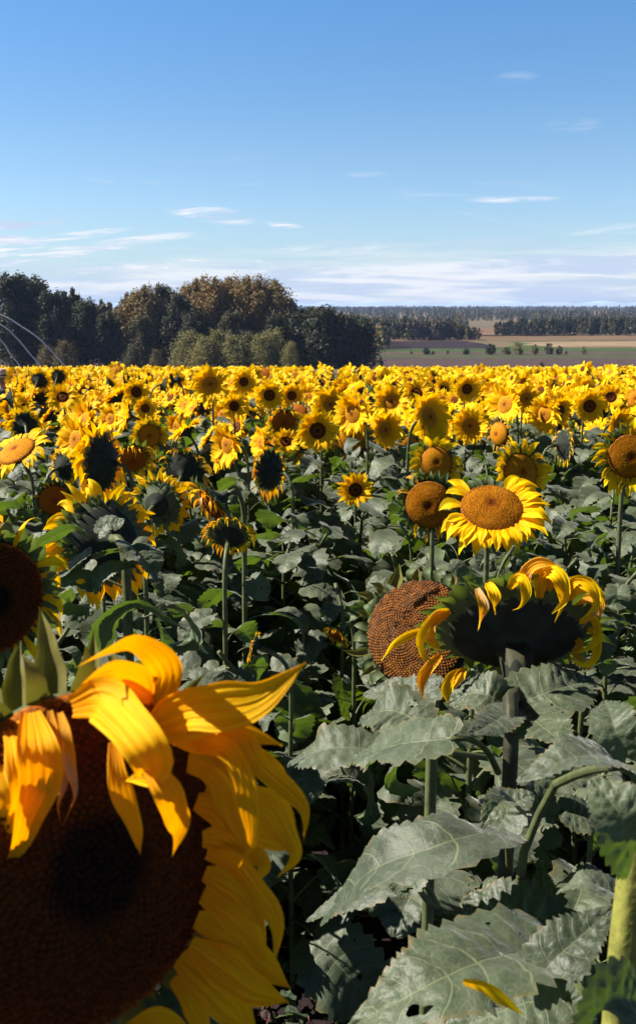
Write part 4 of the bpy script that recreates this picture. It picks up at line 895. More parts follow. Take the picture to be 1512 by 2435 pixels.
def back_head():
    dep = 1.75; cx, cy_ = c2(975, 425); C = P(cx, cy_, dep); n = camvec(.08, .78, -.62); Rr = .112; M = head_matrix(C, n)
    J = P(*c2(950, 610), 1.62); gx, gy = J[0] + .0, J[1] + .0; base = np.array([gx, gy, float(ground_z(gx, gy))])
    r = hero_root('big back-turned sunflower, black-green cup on a thick stalk, twisted petals along its rim', base)
    cal, dz = calyx_mb(Rr, 2, 12, 30, .058, .35, .26, .0185, .75)
    head = put(r, M, base, 'flower_head', cal.mesh('flower_head', [M_BRACT, M_BRACT_SHADE]))
    obj('seed_disc', disc_mb(Rr, .16, 1).mesh('seed_disc', [M_BROWN]), head); b = C + n * dz
    low = P(*c3(955, 160), 1.56); lo2 = P(*c2(950, 760), 1.60)
    stem_world(r, base, [base, [low[0], low[1], low[2]], [lo2[0], lo2[1], lo2[2]], b * .5 + lo2 * .5, b - n * .004, b + n * .045, b + n * .085], [.0115] * 36 + [.012, .0135, .0165, .021, .031], True, M_STEM_SHADE)
    S = [([(690, 345), (630, 365, -.02), (570, 440, -.05), (555, 500, -.05), (590, 560, -.05), (665, 582, -.05)], 42, .8), ([(685, 350), (610, 400, -.03), (600, 460, -.03), (640, 500, -.03), (650, 528, -.03)], 60, .4), ([(600, 380, -.02), (590, 440, -.03), (620, 500, -.03), (650, 520, -.03)], 50, -.6),
         ([(570, 435, -.05), (520, 452, -.06), (450, 490, -.06), (390, 567, -.06)], 44, 1.0), ([(650, 545, -.02), (605, 590, -.03), (565, 650, -.03), (570, 732, -.03)], 56, .5), ([(735, 612, .02), (695, 650, .02), (675, 700, .02), (692, 765, .02)], 62, .3), ([(760, 600, .02), (730, 650, .02), (720, 720, .02)], 50, .2),
         ([(812, 250), (835, 320, -.02), (825, 380, -.02), (815, 438, -.02)], 52, 1.3), ([(860, 225), (880, 280, -.02), (888, 362, -.02)], 60, 1.2), ([(950, 250), (1000, 200, -.02), (1022, 270, -.03), (1000, 330, -.03), (968, 345, -.03)], 56, .7),
         ([(1020, 250), (1030, 180, -.02), (1085, 140, -.03), (1180, 150, -.03)], 66, .5), ([(1040, 260, .03), (1060, 190, .02), (1110, 150, 0), (1185, 185, -.02)], 60, .2), ([(1085, 290), (1100, 190, -.02), (1160, 190, -.05), (1195, 290, -.05), (1140, 362, -.05)], 75, .5), ([(1120, 260), (1150, 190, -.03), (1190, 230, -.04), (1190, 330, -.04)], 60, .9),
         ([(1200, 280), (1240, 220, -.02), (1310, 245, -.03), (1332, 320, -.03), (1268, 388, -.03)], 60, .6), ([(1210, 300), (1270, 250, -.01), (1340, 260, -.02), (1382, 320, -.02)], 45, .9), ([(1220, 320, .02), (1290, 290, .01), (1350, 320, 0), (1345, 395, 0)], 56, .4),
         ([(1260, 400), (1320, 380, -.01), (1338, 460, -.03), (1290, 515, -.03), (1215, 535, -.03)], 48, .9), ([(1290, 420, .02), (1335, 460), (1325, 550, -.02), (1280, 582, -.02), (1200, 545, -.02)], 45, 1.0), ([(1240, 455), (1262, 500), (1240, 540), (1290, 575)], 40, .6), ([(1255, 380, .02), (1300, 360, .01), (1345, 370, 0)], 34, .3), ([(760, 770, .04), (790, 760, .04), (805, 785, .04)], 40, 0)]
    for i, (pts, wpx, tw) in enumerate(S): hero_petal(head, M, pts, wpx * .92, c2, plane_dep(C, n, c2(*pts[0][:2])) - .025, tw * 1.4, n=20, mats=[M_PETW if i % 3 == 1 else M_PET], rnd=(i * .29) % 1, cup=.5, ridge=.12)
    for i, (pts, wpx, tw) in enumerate(S[::2]):
        q = [(p_[0] + random.uniform(-16, 16), p_[1] + random.uniform(-14, 14) + 6 * k_) + tuple(p_[2:]) for k_, p_ in enumerate(pts)]; hero_petal(head, M, q, wpx * .7, c2, plane_dep(C, n, c2(*pts[0][:2])) - .012, tw + .8, n=20, mats=[M_PETW if i % 2 else M_PET], rnd=(i * .41) % 1, cup=.5, ridge=.12)
    rng = np.random.default_rng(21)
    def L(conv, pts, wpx, dep_, up=(0, 0, 1), fold=.2, wave=.13, pet=None, seed=0, nv=7):
        q = [P(*conv(p_[0], p_[1]), dep_ + (p_[2] if len(p_) > 2 else 0)) for p_ in pts]; mb = MB()
        blade(mb, np.array(q) - base, wpx * .5401 * dep_ / FPX, np.array(up, float), np.random.default_rng(seed), 2, 0, fold * 1.3 + .06, wave * 1.5, .20, 9)
        if pet is not None:
            pp = [P(*conv(p_[0], p_[1]), dep_ + (p_[2] if len(p_) > 2 else 0)) for p_ in pet] + [q[0] * .9 + q[1] * .1]
            tube(mb, spline(pp, 12) - base, np.linspace(.006, .004, 12), 8, 1)
        return obj('leaf', mb.mesh('leaf', [M_LEAF, M_STEM]), r)
    v = camvec
    L(c2, [(985, 765, -.06), (1060, 730, -.05), (1180, 690, -.04), (1320, 650, .02)], 300, 1.68, v(-.1, .75, .65), .10, .10, [(950, 860, 0), (965, 800, -.03)], 1)
    L(c2, [(985, 765, -.04), (1060, 830, -.10), (1150, 900, -.16), (1220, 950, -.2)], 260, 1.66, v(.0, .75, .65), .08, .14, [(950, 880, 0), (965, 810, -.02)], 2)
    L(c2, [(930, 760, -.04), (860, 720, -.04), (780, 715, -.02), (690, 760, 0)], 210, 1.66, v(0, .7, .7), .15, .1, [(945, 840, 0), (940, 800, -.03)], 3)
    L(c2, [(960, 790, -.05), (900, 830, -.09), (830, 870, -.12), (770, 890, -.14)], 170, 1.62, v(0, .8, .6), .1, .12, None, 4)
    L(c2, [(690, 915, -.10), (560, 925, -.08), (440, 945, -.03), (250, 1010, .06)], 330, 1.62, v(-.1, .85, .5), .12, .13, [(905, 1060, 0), (850, 960, -.04), (770, 912, -.09)], 5)
    L(c2, [(560, 850, .15), (480, 800, .18), (400, 790, .2), (300, 830, .25)], 300, 1.62, v(-.1, .8, .55), .15, .14, None, 6)
    L(c2, [(360, 960, .10), (220, 950, .10), (100, 970, .12), (-20, 1030, .18)], 260, 1.66, v(-.15, .85, .5), .1, .15, [(880, 1000, .1), (600, 960, .06)], 7)
    L(c2, [(640, 690, .2), (520, 720, .22), (420, 700, .26), (310, 720, .3)], 220, 1.66, v(0, .7, .7), .1, .12, None, 8)
    L(c3, [(920, 385, -.06), (790, 400, -.12), (600, 460, -.14), (330, 570, -.10), (125, 800, -.02)], 330, 1.42, v(-.25, .85, .45), .1, .13, [(955, 540, .1), (945, 440, 0)], 9)
    L(c3, [(930, 370, .06), (960, 320, .1), (900, 250, .2), (820, 230, .28)], 240, 1.42, v(0, .75, .66), .1, .1, None, 10)
    L(c3, [(560, 600, 0), (480, 590, 0), (330, 640, 0), (60, 780, .05)], 200, 1.62, v(-.1, .9, .4), .1, .15, [(640, 720, 0), (600, 640, 0)], 11)
    return r, base
back_head()

def plant_world(label, base, stempts, rad, leaves, cat='sunflower', mat=None):
    base = np.array(base); r = hero_root(label, base); stem_world(r, base, stempts, rad, True, mat)
    for i, (conv, pts, wpx, dep_, up, fold, wave, pet, seed) in enumerate(leaves):
        q = [P(*conv(p_[0], p_[1]), dep_ + (p_[2] if len(p_) > 2 else 0)) for p_ in pts]; mb = MB()
        blade(mb, np.array(q) - base, wpx * .5401 * dep_ / FPX, np.array(up, float), np.random.default_rng(seed), 2, 0, fold * 1.3 + .06, wave * 1.5, .20, 9)
        if pet: tube(mb, spline([P(*conv(p_[0], p_[1]), dep_ + (p_[2] if len(p_) > 2 else 0)) for p_ in pet] + [q[0] * .9 + q[1] * .1], 12) - base, np.linspace(.006, .004, 12), 8, 1)
        obj('leaf', mb.mesh('leaf', [M_LEAF, M_STEM]), r)
    return r
def near_leaf_plants():
    v = camvec; a = P(*c3(1500, 470), .86); b = P(*c3(1440, 1080), .86); bx, by = b[0] - (a[0] - b[0]) * .6, b[1] + .02; gz = float(ground_z(bx, by))
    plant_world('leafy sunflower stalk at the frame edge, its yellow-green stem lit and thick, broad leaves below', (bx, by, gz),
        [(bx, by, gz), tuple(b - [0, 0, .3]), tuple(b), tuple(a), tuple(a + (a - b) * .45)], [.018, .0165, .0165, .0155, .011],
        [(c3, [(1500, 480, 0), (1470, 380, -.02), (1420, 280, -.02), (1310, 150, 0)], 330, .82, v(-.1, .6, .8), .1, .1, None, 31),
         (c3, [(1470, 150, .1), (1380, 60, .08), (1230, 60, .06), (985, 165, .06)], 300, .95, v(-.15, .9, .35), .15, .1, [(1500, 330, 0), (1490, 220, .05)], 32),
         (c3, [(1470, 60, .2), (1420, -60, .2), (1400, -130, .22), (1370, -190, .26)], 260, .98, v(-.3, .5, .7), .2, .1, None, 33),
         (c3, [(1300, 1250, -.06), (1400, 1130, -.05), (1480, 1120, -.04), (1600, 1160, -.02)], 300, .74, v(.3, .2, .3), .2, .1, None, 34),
         (c3, [(1480, 700, .1), (1380, 640, .1), (1280, 610, .1), (1160, 660, .12)], 190, .98, v(.1, .9, .3), .2, .12, None, 35)], mat=M_STEM_LIT)
    c = P(*c3(1230, 1000), 1.14); d = P(*c3(1330, 1130), 1.14); gz = float(ground_z(d[0], d[1] + .05))
    plant_world('low leafy sunflower with huge pale puckered leaves spread over the dark ground gap', (d[0], d[1] + .05, gz),
        [(d[0], d[1] + .05, gz), (d[0], d[1] + .05, d[2] - .35), tuple(d - [.0, -.03, .1]), tuple(d), tuple(c)], [.016, .014, .012, .009, .007],
        [(c3, [(1150, 905, 0), (1000, 920, -.03), (820, 960, -.07), (580, 1070, -.10), (240, 1260, -.08)], 520, 1.08, v(-.25, .85, .45), .07, .10, [(1320, 1120, .05), (1260, 1000, .02)], 41),
         (c3, [(1130, 890, .08), (1060, 810, .12), (930, 740, .16), (740, 690, .2)], 420, 1.16, v(-.1, .75, .65), .12, .12, [(1300, 1050, .1), (1220, 950, .08)], 42),
         (c3, [(1060, 1080, -.02), (1130, 970, -.03), (1250, 860, -.02), (1415, 715, 0)], 260, 1.04, v(-.25, .7, .65), .15, .08, None, 43),
         (c3, [(1180, 900, .14), (1150, 780, .16), (1110, 660, .18), (1090, 540, .2)], 240, 1.18, v(-.6, .5, .6), .3, .1, None, 44),
         (c3, [(1180, 1120, .02), (1020, 1140, .02), (860, 1200, .02), (640, 1300, .03)], 330, 1.13, v(0, .85, .5), .1, .14, None, 45),
         (c3, [(1200, 1100, .06), (1250, 1180, .05), (1290, 1260, .05)], 200, 1.1, v(-.5, .7, .4), .2, .1, None, 46),
         (c3, [(1420, 720, .2), (1340, 600, .2), (1260, 590, .2), (1160, 620, .22)], 200, 1.2, v(.1, .9, .2), .2, .1, None, 47)])
    e = P(*c3(1000, 560), 1.36); gz = float(ground_z(e[0], e[1])); f = P(*c3(1130, 200), 1.3)
    plant_world('shaded leafy stalk leaning behind the pale puckered leaves, under the back-turned flower', (e[0], e[1], gz),
        [(e[0], e[1], gz), tuple(e - [0, 0, .2]), tuple(e), tuple(e * .6 + f * .4), tuple(f), tuple(P(*c3(1290, 120), 1.18)), tuple(P(*c3(1430, 95), 1.02))], [.015, .0135, .012, .009, .0065, .0055, .005],
        [(c3, [(1000, 300, 0), (940, 250, -.02), (880, 290, -.04), (830, 370, -.05)], 150, 1.3, v(.3, .6, .1), .3, .1, None, 51),
         (c3, [(880, 400, .06), (930, 330, .05), (960, 270, .05), (1060, 220, .06)], 230, 1.34, v(-.1, .8, .5), .1, .1, None, 52),
         (c3, [(560, 560, .1), (530, 600, .1), (470, 620, .1), (400, 600, .1)], 150, 1.5, v(0, .8, .5), .2, .1, [(620, 720, .1), (560, 640, .1)], 53),
         (c3, [(1200, 300, .1), (1300, 330, .1), (1400, 400, .1)], 220, 1.45, v(.1, .8, .5), .1, .1, None, 54)])
    # the little faded side flower stalk and a petal fallen on the leaves
    q = [P(*c3(x, y), .87) for x, y in ((750, 1045), (840, 1070), (930, 1130), (1020, 1195))]; o0 = q[1].copy(); mb = MB(); petal(mb, spline(q, 14) - o0, .0055, nz(CAM - q[1]), .5, 0, 7, .3, .08, twist=.6)
    o = obj('fallen_petal', mb.mesh('fallen_petal', [M_PET])); o.location = o0; o['label'] = 'bright yellow fallen petal lying across the huge puckered leaf'; o['category'] = 'petal'
near_leaf_plants()

# ------------------------------------------------------------------ flowers placed one by one
KIND['large'] = dict(R=.098, n=30, L=.098, w=.018, fwd=.12, droop=.75, dm='GOLD', dome=.18, keep=.85, pm=0, rings=2)
KIND['wide'] = dict(R=.088, n=40, L=.085, w=.017, fwd=.12, droop=.6, dm='GOLD', dome=.24, keep=.95, pm=0, rings=2, gap=(-118, 22))
KIND['rust'] = dict(R=.088, n=20, L=.04, w=.010, fwd=.0, droop=1.3, dm='BROWN', dome=.30, keep=.3, pm=1, rings=1)
KIND['ragged'] = dict(R=.100, n=32, L=.070, w=.013, fwd=.1, droop=1.5, dm='HERO', dome=.2, keep=.6, pm=1, rings=1)
HAND = [  # px, py, distance, kind, yaw, tilt, scale, label
    (-22, 1425, 1.72, 'ragged', 42, 95, 1.0, 'shaded dark sunflower head cut by the photo edge above the huge near flower'),
    (246, 1285, 2.45, 'large', 212, 98, .86, 'large sunflower seen from behind, dark calyx and orange petals hanging over a leafy stalk'),
    (1168, 1206, 3.15, 'wide', -4, 36, 1.12, 'wide golden-disced sunflower turned up to the sky with bright petals underneath'),
    (1020, 1200, 3.45, 'bare', -12, 84, .90, 'domed brown disc with nearly all petals gone, beside the wide golden flower'),
    (1037, 1100, 4.3, 'gold', 5, 80, .80, 'sunflower with small dark dimple in its disc, rising behind the domed brown disc'),
    (1238, 1122, 4.1, 'gold', 22, 70, .92, 'golden sunflower with withered top petals behind the wide golden flower'),
    (1498, 1085, 3.9, 'gold', -8, 90, 1.0, 'brown-disced sunflower with long hanging petals cut off by the photo edge'),
    (845, 1165, 4.9, 'fresh', -3, 82, 1.0, 'small fresh sunflower with evenly rayed petals standing alone among dark leaves'),
    (755, 1024, 5.3, 'sun', -8, 84, 1.0, 'round dark-centred sunflower at the bottom of the yellow cluster'),
    (838, 985, 5.6, 'orange', -38, 84, 1.05, 'bright sunflower turned aside, touching the round dark-centred one'),
    (838, 1045, 5.9, 'bare', 0, 95, 1.0, 'broad bare brown disc hanging under the bright turned-aside flower'),
    (786, 962, 7.2, 'orange', -10, 85, 1.1, 'orange-centred sunflower just above the round dark-centred one'),
    (1020, 992, 5.3, 'orange', 42, 80, 1.15, 'tall oval sunflower turned aside, above the dimpled disc'),
    (930, 955, 7.2, 'orange', -12, 82, 1.1, 'pale-centred sunflower between the bright cluster and the tall oval flower'),
    (915, 1022, 6.4, 'orange', 30, 85, 1.0, 'half-hidden orange-centred sunflower left of the small orange-brown disc'.replace('left of', 'beside')),
    (973, 1056, 6.6, 'bare', 10, 85, .62, 'small orange-brown disc without petals beside the half-hidden flower'),
    (1185, 1032, 6.3, 'bare', -55, 88, .85, 'narrow ochre disc seen from the side, its petals lost'),
    (1200, 962, 6.4, 'orange', -48, 78, 1.15, 'spiky-petalled sunflower above the narrow ochre disc'),
    (1168, 975, 7.3, 'sun', 20, 85, 1.0, 'dark-centred sunflower tucked behind the spiky-petalled one'),
    (1250, 948, 7.8, 'orange', 0, 80, 1.0, 'orange-centred sunflower next to the spiky-petalled one'),
    (1294, 985, 6.4, 'orange', -48, 88, 1.0, 'golden oval sunflower facing aside before the dark-eyed pair'),
    (1333, 977, 7.0, 'sun', 38, 85, .9, 'dark-eyed sunflower overlapping the golden oval one'),
    (1401, 966, 6.4, 'sun', 0, 84, .95, 'round dark-eyed sunflower with full petals, second of the pair'),
    (1452, 944, 8.0, 'sun', -15, 82, 1.0, 'dark-centred sunflower above the flower cut by the photo edge'),
    (1340, 1058, 6.0, 'wilt', 105, 95, .9, 'withered side-turned sunflower with shrivelled orange petals'),
    (500, 914, 7.1, 'orange', 0, 82, 1.15, 'big sunflower with a swirled orange centre topping the yellow band'),
    (557, 966, 7.4, 'sun', 5, 75, .85, 'sunflower with a leaf shadow across its face, below the swirled one'),
    (641, 940, 7.2, 'sun', 0, 85, .95, 'dark-centred sunflower standing clear, between the swirled one and the cluster'),
    (694, 941, 8.2, 'sun', 15, 85, .9, 'smaller dark-centred sunflower next after the clear-standing one'),
    (580, 908, 9.4, 'sun', 0, 85, 1.0, 'dark-centred sunflower between the swirled one and the clear-standing one'),
    (325, 932, 8.0, 'sun', -5, 85, 1.0, 'round sunflower with a very dark small centre in the yellow band under the treeline dip'),
    (150, 944, 7.6, 'sun', 10, 58, 1.05, 'upturned sunflower with flattened dark centre beneath the curved hoops'),
    (346, 971, 7.0, 'sun', -5, 85, .72, 'small brown-centred sunflower beside the narrow side-turned one'),
    (300, 988, 6.6, 'orange', -66, 82, 1.0, 'narrow side-turned yellow sunflower beside the small brown-centred one'),
    (356, 1036, 6.0, 'gold', 12, 85, .78, 'ochre-disced sunflower with hanging petals below the small brown-centred one'),
    (540, 1058, 5.4, 'orange', -46, 86, 1.0, 'oval golden sunflower turned aside above the empty dark leaves'),
    (517, 1092, 5.8, 'sun', -70, 90, .7, 'small sunflower tucked under the oval golden one'),
    (200, 1005, 5.6, 'orange', -52, 72, 1.25, 'tall feathery sunflower turned aside in the bright vertical clump'),
    (180, 1045, 5.3, 'orange', -40, 82, 1.05, 'lower bright sunflower of the vertical clump'),
    (238, 1100, 4.0, 'large', -112, 88, .98, 'big sunflower in profile, yellow fan of petals and a black back'),
    (152, 1112, 5.0, 'sun', 150, 85, .9, 'small back-turned sunflower beside the big profile one'),
    (130, 1190, 4.6, 'rust', 20, 88, .80, 'rusty bare seed head without petals beneath the small back-turned flower'),
    (312, 1095, 4.5, 'wilt', 25, 125, .95, 'nodding sunflower with dark face and petals hanging like a skirt'),
    (440, 1118, 4.3, 'wilt', 172, 70, .9, 'spiny green back of a withered sunflower between the nodding and the golden ones'),
    (505, 1205, 3.6, 'wilt', -62, 118, 1.05, 'bowed sunflower with a fringe of crumpled orange petals and black back'),
    (546, 1268, 3.3, 'wilt', 175, 50, .68, 'small dark back-turned sunflower on a pale straight stalk'),
    (640, 1118, 4.6, 'wilt', -130, 92, .95, 'withered sunflower seen from the back, orange petals crumpled along one edge'),
    (620, 1052, 5.6, 'orange', -60, 82, .75, 'small bright sunflower above the withered back-turned one'),
    (680, 1050, 5.6, 'fresh', 10, 60, .9, 'little star-shaped yellow sunflower near the nodding rust one'),
    (675, 1004, 5.9, 'wilt', 8, 112, .85, 'nodding rust-brown sunflower with thin petals framing its face'),
    (40, 1072, 4.6, 'gold', -30, 38, 1.05, 'flat-tilted orange disc like a tabletop with petals hanging, at the photo edge'),
    (378, 1198, 3.6, 'sun', 168, 96, 1.05, 'bright sunflower pointing away behind the large back-turned one'),
    (28, 948, 7.8, 'sun', 120, 85, 1.1, 'sunflower in profile with dark back just below the person'),
    (95, 905, 10.0, 'sun', 170, 80, 1.1, 'back-turned sunflower showing a green centre beneath the hoops'),
    (140, 895, 11.5, 'sun', 175, 80, 1.1, 'second green-backed sunflower beneath the hoops, one step along'),
    (395, 915, 8.6, 'sun', 105, 88, 1.0, 'dark side-on sunflower back rising out of the yellow band'),
    (602, 1536, 2.9, 'wilt', -100, 70, .34, 'tiny withered sunflower low in the dark leaves near the curled petal tip'),
    (800, 1512, 3.3, 'wilt', -40, 125, .36, 'small faded orange bloom hidden in shade near the seed head'),
    (1030, 1028, 6.9, 'sun', 10, 85, .9, 'sunflower mostly hidden between the tall oval one and the dimpled disc'),
    (60, 1010, 6.4, 'sun', -160, 85, 1.0, 'turned-away sunflower above the flat-tilted orange disc'),
    (1470, 1010, 6.2, 'orange', 30, 85, .9, 'orange-centred sunflower above the brown disc at the photo edge'),
    (1110, 925, 9.0, 'sun', 0, 84, 1.1, 'dark-eyed sunflower midway between the pale-centred and the spiky one'),
]
placed = []
nvis = 0
for i, (px, py, d, k, yw, tl, sc, lab) in enumerate(HAND):
    hp = P(px, py, d); lod = 2 if d < 4.0 else 1; top = .80 if d < 4 else .86
    near = d < 2.6
    rt_ = plant(hp, yw, tl, k, sc, lab, None, lod, True, i % 3 if lod == 1 else i, top if not (k == 'large' and near) else 1.0, 15 if (k == 'large' and near) else 12 if lod == 2 else 0, seed=i, srad=1.4 if near else 1.0, lean=.15 if near else None)
    placed.append((hp[0], hp[1])); nvis += 1
    if k == 'large' and near:
        c4 = lambda x, y: (x * .5017, 1074.6 + y * .5017); dd = 2.26; v = camvec
        for pts, wpx, up, sd_ in [([(410, 405), (345, 365), (240, 410), (118, 478)], 120, v(.0, .9, -.35), 61), ([(440, 640), (380, 605), (290, 630), (180, 668)], 130, v(0, .8, .6), 62), ([(445, 650), (480, 590), (560, 545), (645, 545)], 120, v(-.1, .8, .6), 63),
                                  ([(470, 385), (510, 345), (560, 340), (592, 318)], 100, v(-.3, .5, .8), 64), ([(470, 930), (530, 800), (660, 740), (890, 850)], 190, v(-.1, .9, -.3), 65), ([(430, 470), (330, 560), (260, 590), (180, 590)], 110, v(0, .9, .3), 66), ([(450, 500), (520, 480), (620, 470), (720, 540)], 110, v(0, .9, -.2), 67)]:
            q = [P(*c4(*p_), dd) for p_ in pts]; mb = MB(); bs = np.array(rt_.location); blade(mb, np.array(q), wpx * .5017 * dd / FPX, np.array(up), np.random.default_rng(sd_), 2, 0, .2, .15, .14)
            M_ = np.array(Matrix.Translation(rt_.location) @ Matrix.Rotation(rt_.rotation_euler.z, 4, 'Z')); local(mb, M_); obj('leaf', mb.mesh('leaf', [M_LEAF, M_STEM]), rt_)

# ------------------------------------------------------------------ leafy plants that fill the near rows
rng = np.random.default_rng(11)
LP = []
def free(x, y, r): return all((x - a) ** 2 + (y - b) ** 2 > r * r for a, b in placed)
tries = 0
while tries < 4000 and len(LP) < 120:
    tries += 1; y = 1.9 + 5.2 * rng.uniform() ** .8; x = rng.uniform(-1, 1) * (.34 * y + .45)
    gapx = -.05 + .03 * y
    if y < 3.4 and abs(x - gapx) < .30 and x < .5: continue
    if y < 2.3 and x > .1: continue
    if not free(x, y, .17): continue
    placed.append((x, y)); LP.append((x, y))
for i, (x, y) in enumerate(LP):
    gz = float(ground_z(x, y)); H = rng.uniform(.92, 1.12) + .02 * y + (.14 if y > 3.4 else 0); hp = (x, y, gz + H * (.9 if y < 2.6 else 1))
    px, py, d = project(hp)
    where = ('between the huge near flower and the large back-turned one' if px < 430 and y < 3.2 else 'in the dark leaves beside the open soil gap' if y < 3.2 and px < 800 else 'behind the seed head and the back-turned flower' if y < 3.2
             else 'under the big profile sunflower' if px < 330 else 'under the withered bowed flowers' if px < 600 else 'around the lone small fresh sunflower' if px < 930 else 'under the wide golden flower' if px < 1270 else 'in the dark leaves toward the photo edge')
    dist = 'nearer' if y < 4 else 'farther'
    lab = f'{dist} leafy stalk without bloom, {where}'
    plant(hp, rng.uniform(-180, 180), 35, 'leafy', .6, lab, lab, 2 if y < 4.0 else 1, True, i % 3, .97, 18, seed=100 + i)

# ------------------------------------------------------------------ the rows behind, flower by flower
COLS = [(75, 'below the straw hat'), (230, 'below the curved hoops'), (400, 'below the dip in the treeline'), (500, 'below the yellow-green willow'), (610, 'below the grey willow bushes'), (720, 'below the end of the willow bushes'),
        (890, 'below the low dark trees'), (1080, 'below the ploughed field'), (1190, 'below the hill pasture'), (1300, 'below the tall valley shrubs'), (1400, 'below the last valley shrubs'), (9999, 'below the end of the stubble field')]
def far_label(k, yw, sc, px, d):
    look = {'sun': 'dark-centred sunflower', 'orange': 'orange-centred sunflower', 'fresh': 'small young sunflower', 'gold': 'broad-disced golden sunflower', 'wilt': 'withering sunflower'}[k]
    a = abs((yw + 180) % 360 - 180); turn = 'face-on' if a < 28 else 'half-turned' if a < 65 else 'side-on' if a < 115 else 'back-turned'
    row = 'in the front rows' if d < 8.5 else 'midway up the band' if d < 11.5 else 'high in the band'
    c = next(t for q, t in COLS if px < q)
    return f'{turn} {look} {row} {c}'
rng = np.random.default_rng(23); cand = []
for row in np.arange(-16, 16, .54):
    for y in np.arange(6.4, 31, .31):
        x = row + rng.normal(0, .07) + .02 * y; yy = y + rng.uniform(-.13, .13)
        if abs(x) > .335 * yy + .5: continue
        if yy < 8 and not free(x, yy, .22): continue
        cand.append((yy, x))
cand.sort(); NIND = 205; cnt = 0; rest = []
def pick(rng):
    k = rng.choice(['sun', 'orange', 'fresh', 'gold', 'wilt'], p=[.36, .44, .12, .05, .03]); yw = rng.normal(-40, 40)
    if rng.uniform() < .07: yw += 150
    return k, yw, rng.choice([35, 55, 55, 75, 75, 90]), rng.uniform(1.0, 1.35)
for yy, x in cand:
    k, yw, tl, sc = pick(rng); gz = float(ground_z(x, yy)); H = rng.normal(1.40, .07) + .004 * yy
    if yy > 20: H = min(H, 1.44)
    if yy < 9: sc *= .86
    if yy < 17.3 and project((x, yy, gz + H))[0] < 40 and project((x, yy, gz + H + .12))[1] < 915: continue
    hp = (x, yy, gz + H); px, py, d = project(hp)
    if cnt < NIND and -30 < px < 1542:
        lab = far_label(k, yw, sc, px, d); plant(hp, yw, tl, k, sc, lab, lab, 1, True, int(rng.integers(5)), .90, 0, seed=int(rng.integers(999))); cnt += 1
    elif cnt < NIND and yy < 10:
        lab = 'sunflower of the rows just outside the photo edge'; plant(hp, yw, tl, k, sc, lab, lab, 1, True, 0, .90, 0, seed=int(rng.integers(999)))
    else: rest.append((hp, k, yw, tl, sc))
def rest_mesh():
    mats = [M_LEAF, M_STEM, M_BRACT, M_BRACT_SHADE, M_PET, M_PETW, M_DARK, M_ORANGE, M_GOLD, M_BROWN]; mi = {m_.name: i for i, m_ in enumerate(mats)}
    cache = {}; rng = np.random.default_rng(2); mb = MB()
    def remap(o, ms):
        o.M = [np.array([mi[ms[q].name] for q in m_]) for m_ in o.M]; return o
    for hp, k, yw, tl, sc in rest:
        far = hp[1] > 13; tl = int(tl); var = int(rng.integers(3)); key = (k, tl, far, var); K = KIND[k]
        if key not in cache:
            lod = 0 if far else 1
            cache[key] = (remap(disc_mb(K['R'], K['dome'], 0), [DM[K['dm']]]), remap(petals_mb(K, R(tl), lod, var + 5), PETMATS), remap(calyx_mb(K['R'], 0, var, 12, .045, .5, .45)[0], [M_BRACT, M_BRACT_SHADE]))
        rz = Matrix.Rotation(math.atan2(-math.sin(R(yw)), -math.cos(R(yw))), 4, 'Z'); M = Matrix.Translation(hp) @ rz @ Matrix.Rotation(-R(tl), 4, 'X') @ Matrix.Scale(sc * 1.05, 4)
        for q in cache[key]: mb.join(q, M)
        s = MB(); gz = float(ground_z(hp[0], hp[1])); f = np.array([math.sin(R(yw)), -math.cos(R(yw)), 0]) * math.sin(R(tl)) * .12
        b = np.array(hp) - f - np.array([0, 0, .02]); tube(s, [(b[0] - f[0], b[1] - f[1], gz), (b[0] - f[0], b[1] - f[1], b[2] - .1), tuple(b + f * .5)], .009, 4, mi[M_STEM.name]); mb.V += s.V; mb.D += s.D; mb.F += [q + mb.n for q in s.F]; mb.M += s.M; mb.n += s.n
        fl = cache.get(('fol', seed_ := int(rng.integers(6))))
        if fl is None: fl = cache[('fol', seed_)] = remap(foliage_mesh(500 + seed_, LEAF_LO, 12), [M_LEAF, M_STEM])
        mb.join(fl, Matrix.Translation((hp[0], hp[1], gz)) @ Matrix.Rotation(rng.uniform(0, 6.28), 4, 'Z'))
    o = obj('distant_sunflowers', mb.mesh('distant_sunflowers', mats)); o['kind'] = 'stuff'; o['label'] = 'dense far band of small yellow sunflowers reaching the field edge'; o['category'] = 'sunflowers'
rest_mesh()
print('individual', cnt, 'rest', len(rest), 'hand', len(HAND), 'leafy', len(LP))

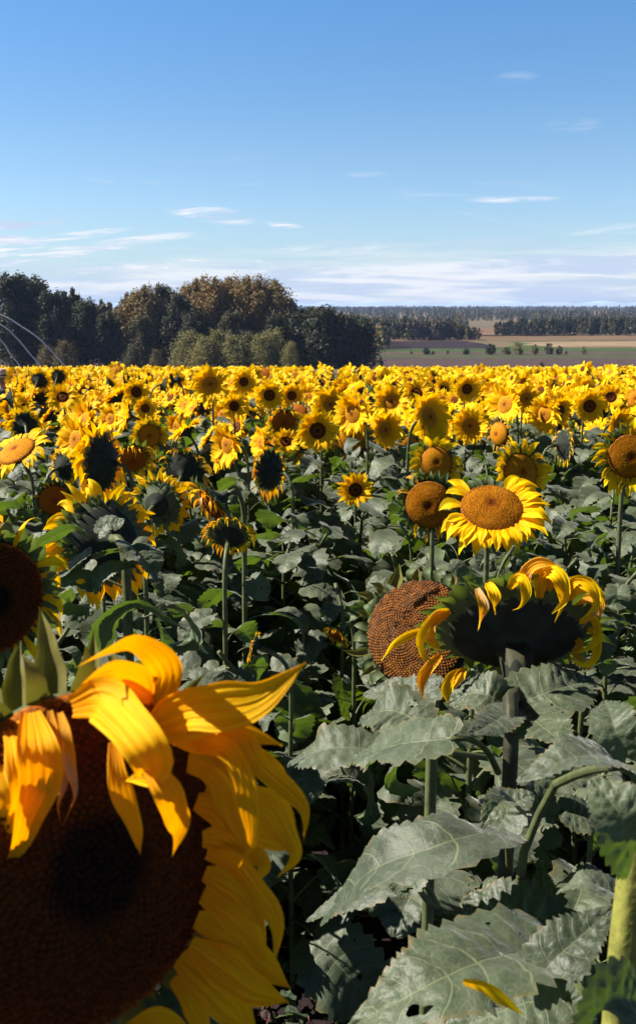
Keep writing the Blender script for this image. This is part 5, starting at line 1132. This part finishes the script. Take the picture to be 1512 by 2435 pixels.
# ------------------------------------------------------------------ weeds and litter on the soil
def weeds():
    rng = np.random.default_rng(31); lm = plain('weed_leaf', (.10, .14, .09), .5, .5, 60, .3, .002, .5, (.2, .34, .03), .25)
    mb = MB()
    def mallow(c, s):
        for k in range(rng.integers(4, 8)):
            a = rng.uniform(0, 6.28); l = s * rng.uniform(.6, 1.3); t = c + np.array([math.cos(a) * l, math.sin(a) * l, s * rng.uniform(.4, 1.5)])
            tube(mb, spline([c, (c + t) / 2 + [0, 0, .2 * s], t], 5), .0012, 4)
            th = np.linspace(-2.6, 2.6, 15); rr = s * .62 * (1 + .22 * np.abs(np.sin(th * 3.2))) ; nrm = nz(np.array([rng.normal(0, .35), rng.normal(0, .35), 1])); ax = nz(np.cross(nrm, [math.sin(a), math.cos(a), .1])); ay = np.cross(nrm, ax)
            G = np.stack([t + (ax * math.cos(q) + ay * math.sin(q)) * r_ * f + nrm * r_ * .15 * f * math.sin(q * 6) for f in (0.02, .5, 1) for q, r_ in zip(th, rr)]).reshape(3, 15, 3)
            mb.grid(G)
    for i in range(150):
        y = rng.uniform(1.3, 5.0); x = rng.normal(.02 + .03 * y, .32 + .02 * y); mallow(np.array([x, y, float(ground_z(x, y)) + .005]), rng.uniform(.018, .05))
    o = obj('weeds', mb.mesh('weeds', [lm])); o['kind'] = 'stuff'; o['label'] = 'small lobed weeds sprinkled over the dark soil between the rows'; o['category'] = 'weeds'
    mb = MB()
    for i in range(500):
        y = rng.uniform(1.2, 5.5); x = rng.normal(.05 + .03 * y, .5); z = float(ground_z(x, y)) + .012; a = rng.uniform(0, 6.28); l = rng.uniform(.015, .09)
        tube(mb, [(x, y, z), (x + math.cos(a) * l * .5, y + math.sin(a) * l * .5, z + rng.uniform(0, .02)), (x + math.cos(a) * l, y + math.sin(a) * l, z)], rng.uniform(.0006, .0018), 4)
    o = obj('dry_litter', mb.mesh('dry_litter', [M_DRY])); o['kind'] = 'stuff'; o['label'] = 'reddish dry stalk bits littering the soil'; o['category'] = 'litter'
    mb = MB(); cm = plain('clod', (.085, .055, .05), .95, .1, 60, .5, .004, 1.0)
    for i in range(900):
        y = rng.uniform(1.1, 5.5); x = rng.normal(.05 + .03 * y, .5); s = rng.uniform(.004, .022); c = np.array([x, y, float(ground_z(x, y)) + s * .6])
        th = np.arange(6) / 6 * 6.283; G = np.array([[c + np.array([math.cos(t) * q, math.sin(t) * q, h]) * s * rng.uniform(.7, 1.3) for t in th] for q, h in ((.05, -.8), (1, -.3), (.9, .4), (.05, .8))]); mb.grid(G, wrap=True)
    o = obj('soil_clods', mb.mesh('soil_clods', [cm])); o['kind'] = 'stuff'; o['label'] = 'crumbly dark soil clods between the sunflower rows'; o['category'] = 'soil'
weeds()

# ------------------------------------------------------------------ haze over the valley
def haze():
    x0, x1, y0, y1, z0, z1 = -5200, 5200, -60, 9200, -30, 24
    V = [(x, y, z) for z in (z0, z1) for y in (y0, y1) for x in (x0, x1)]; F = [(0, 2, 3, 1), (4, 5, 7, 6), (0, 1, 5, 4), (2, 6, 7, 3), (0, 4, 6, 2), (1, 3, 7, 5)]
    me = bpy.data.meshes.new('haze'); me.from_pydata(V, [], F); t = NT('haze'); n = t.N.new('ShaderNodeVolumePrincipled'); n.inputs['Density'].default_value = .00012; n.inputs['Color'].default_value = (.42, .58, .98, 1); n.inputs['Anisotropy'].default_value = .1
    t.L.new(n.outputs[0], t.out.inputs['Volume']); me.materials.append(t.m); o = obj('haze', me); o['kind'] = 'stuff'
haze()

for o in list(col.objects):
    if 'label' in o and len(o['label'].replace('-', ' ').split()) > 16 and len(o['label'].split()) > 16: print('LONG', o['label'])
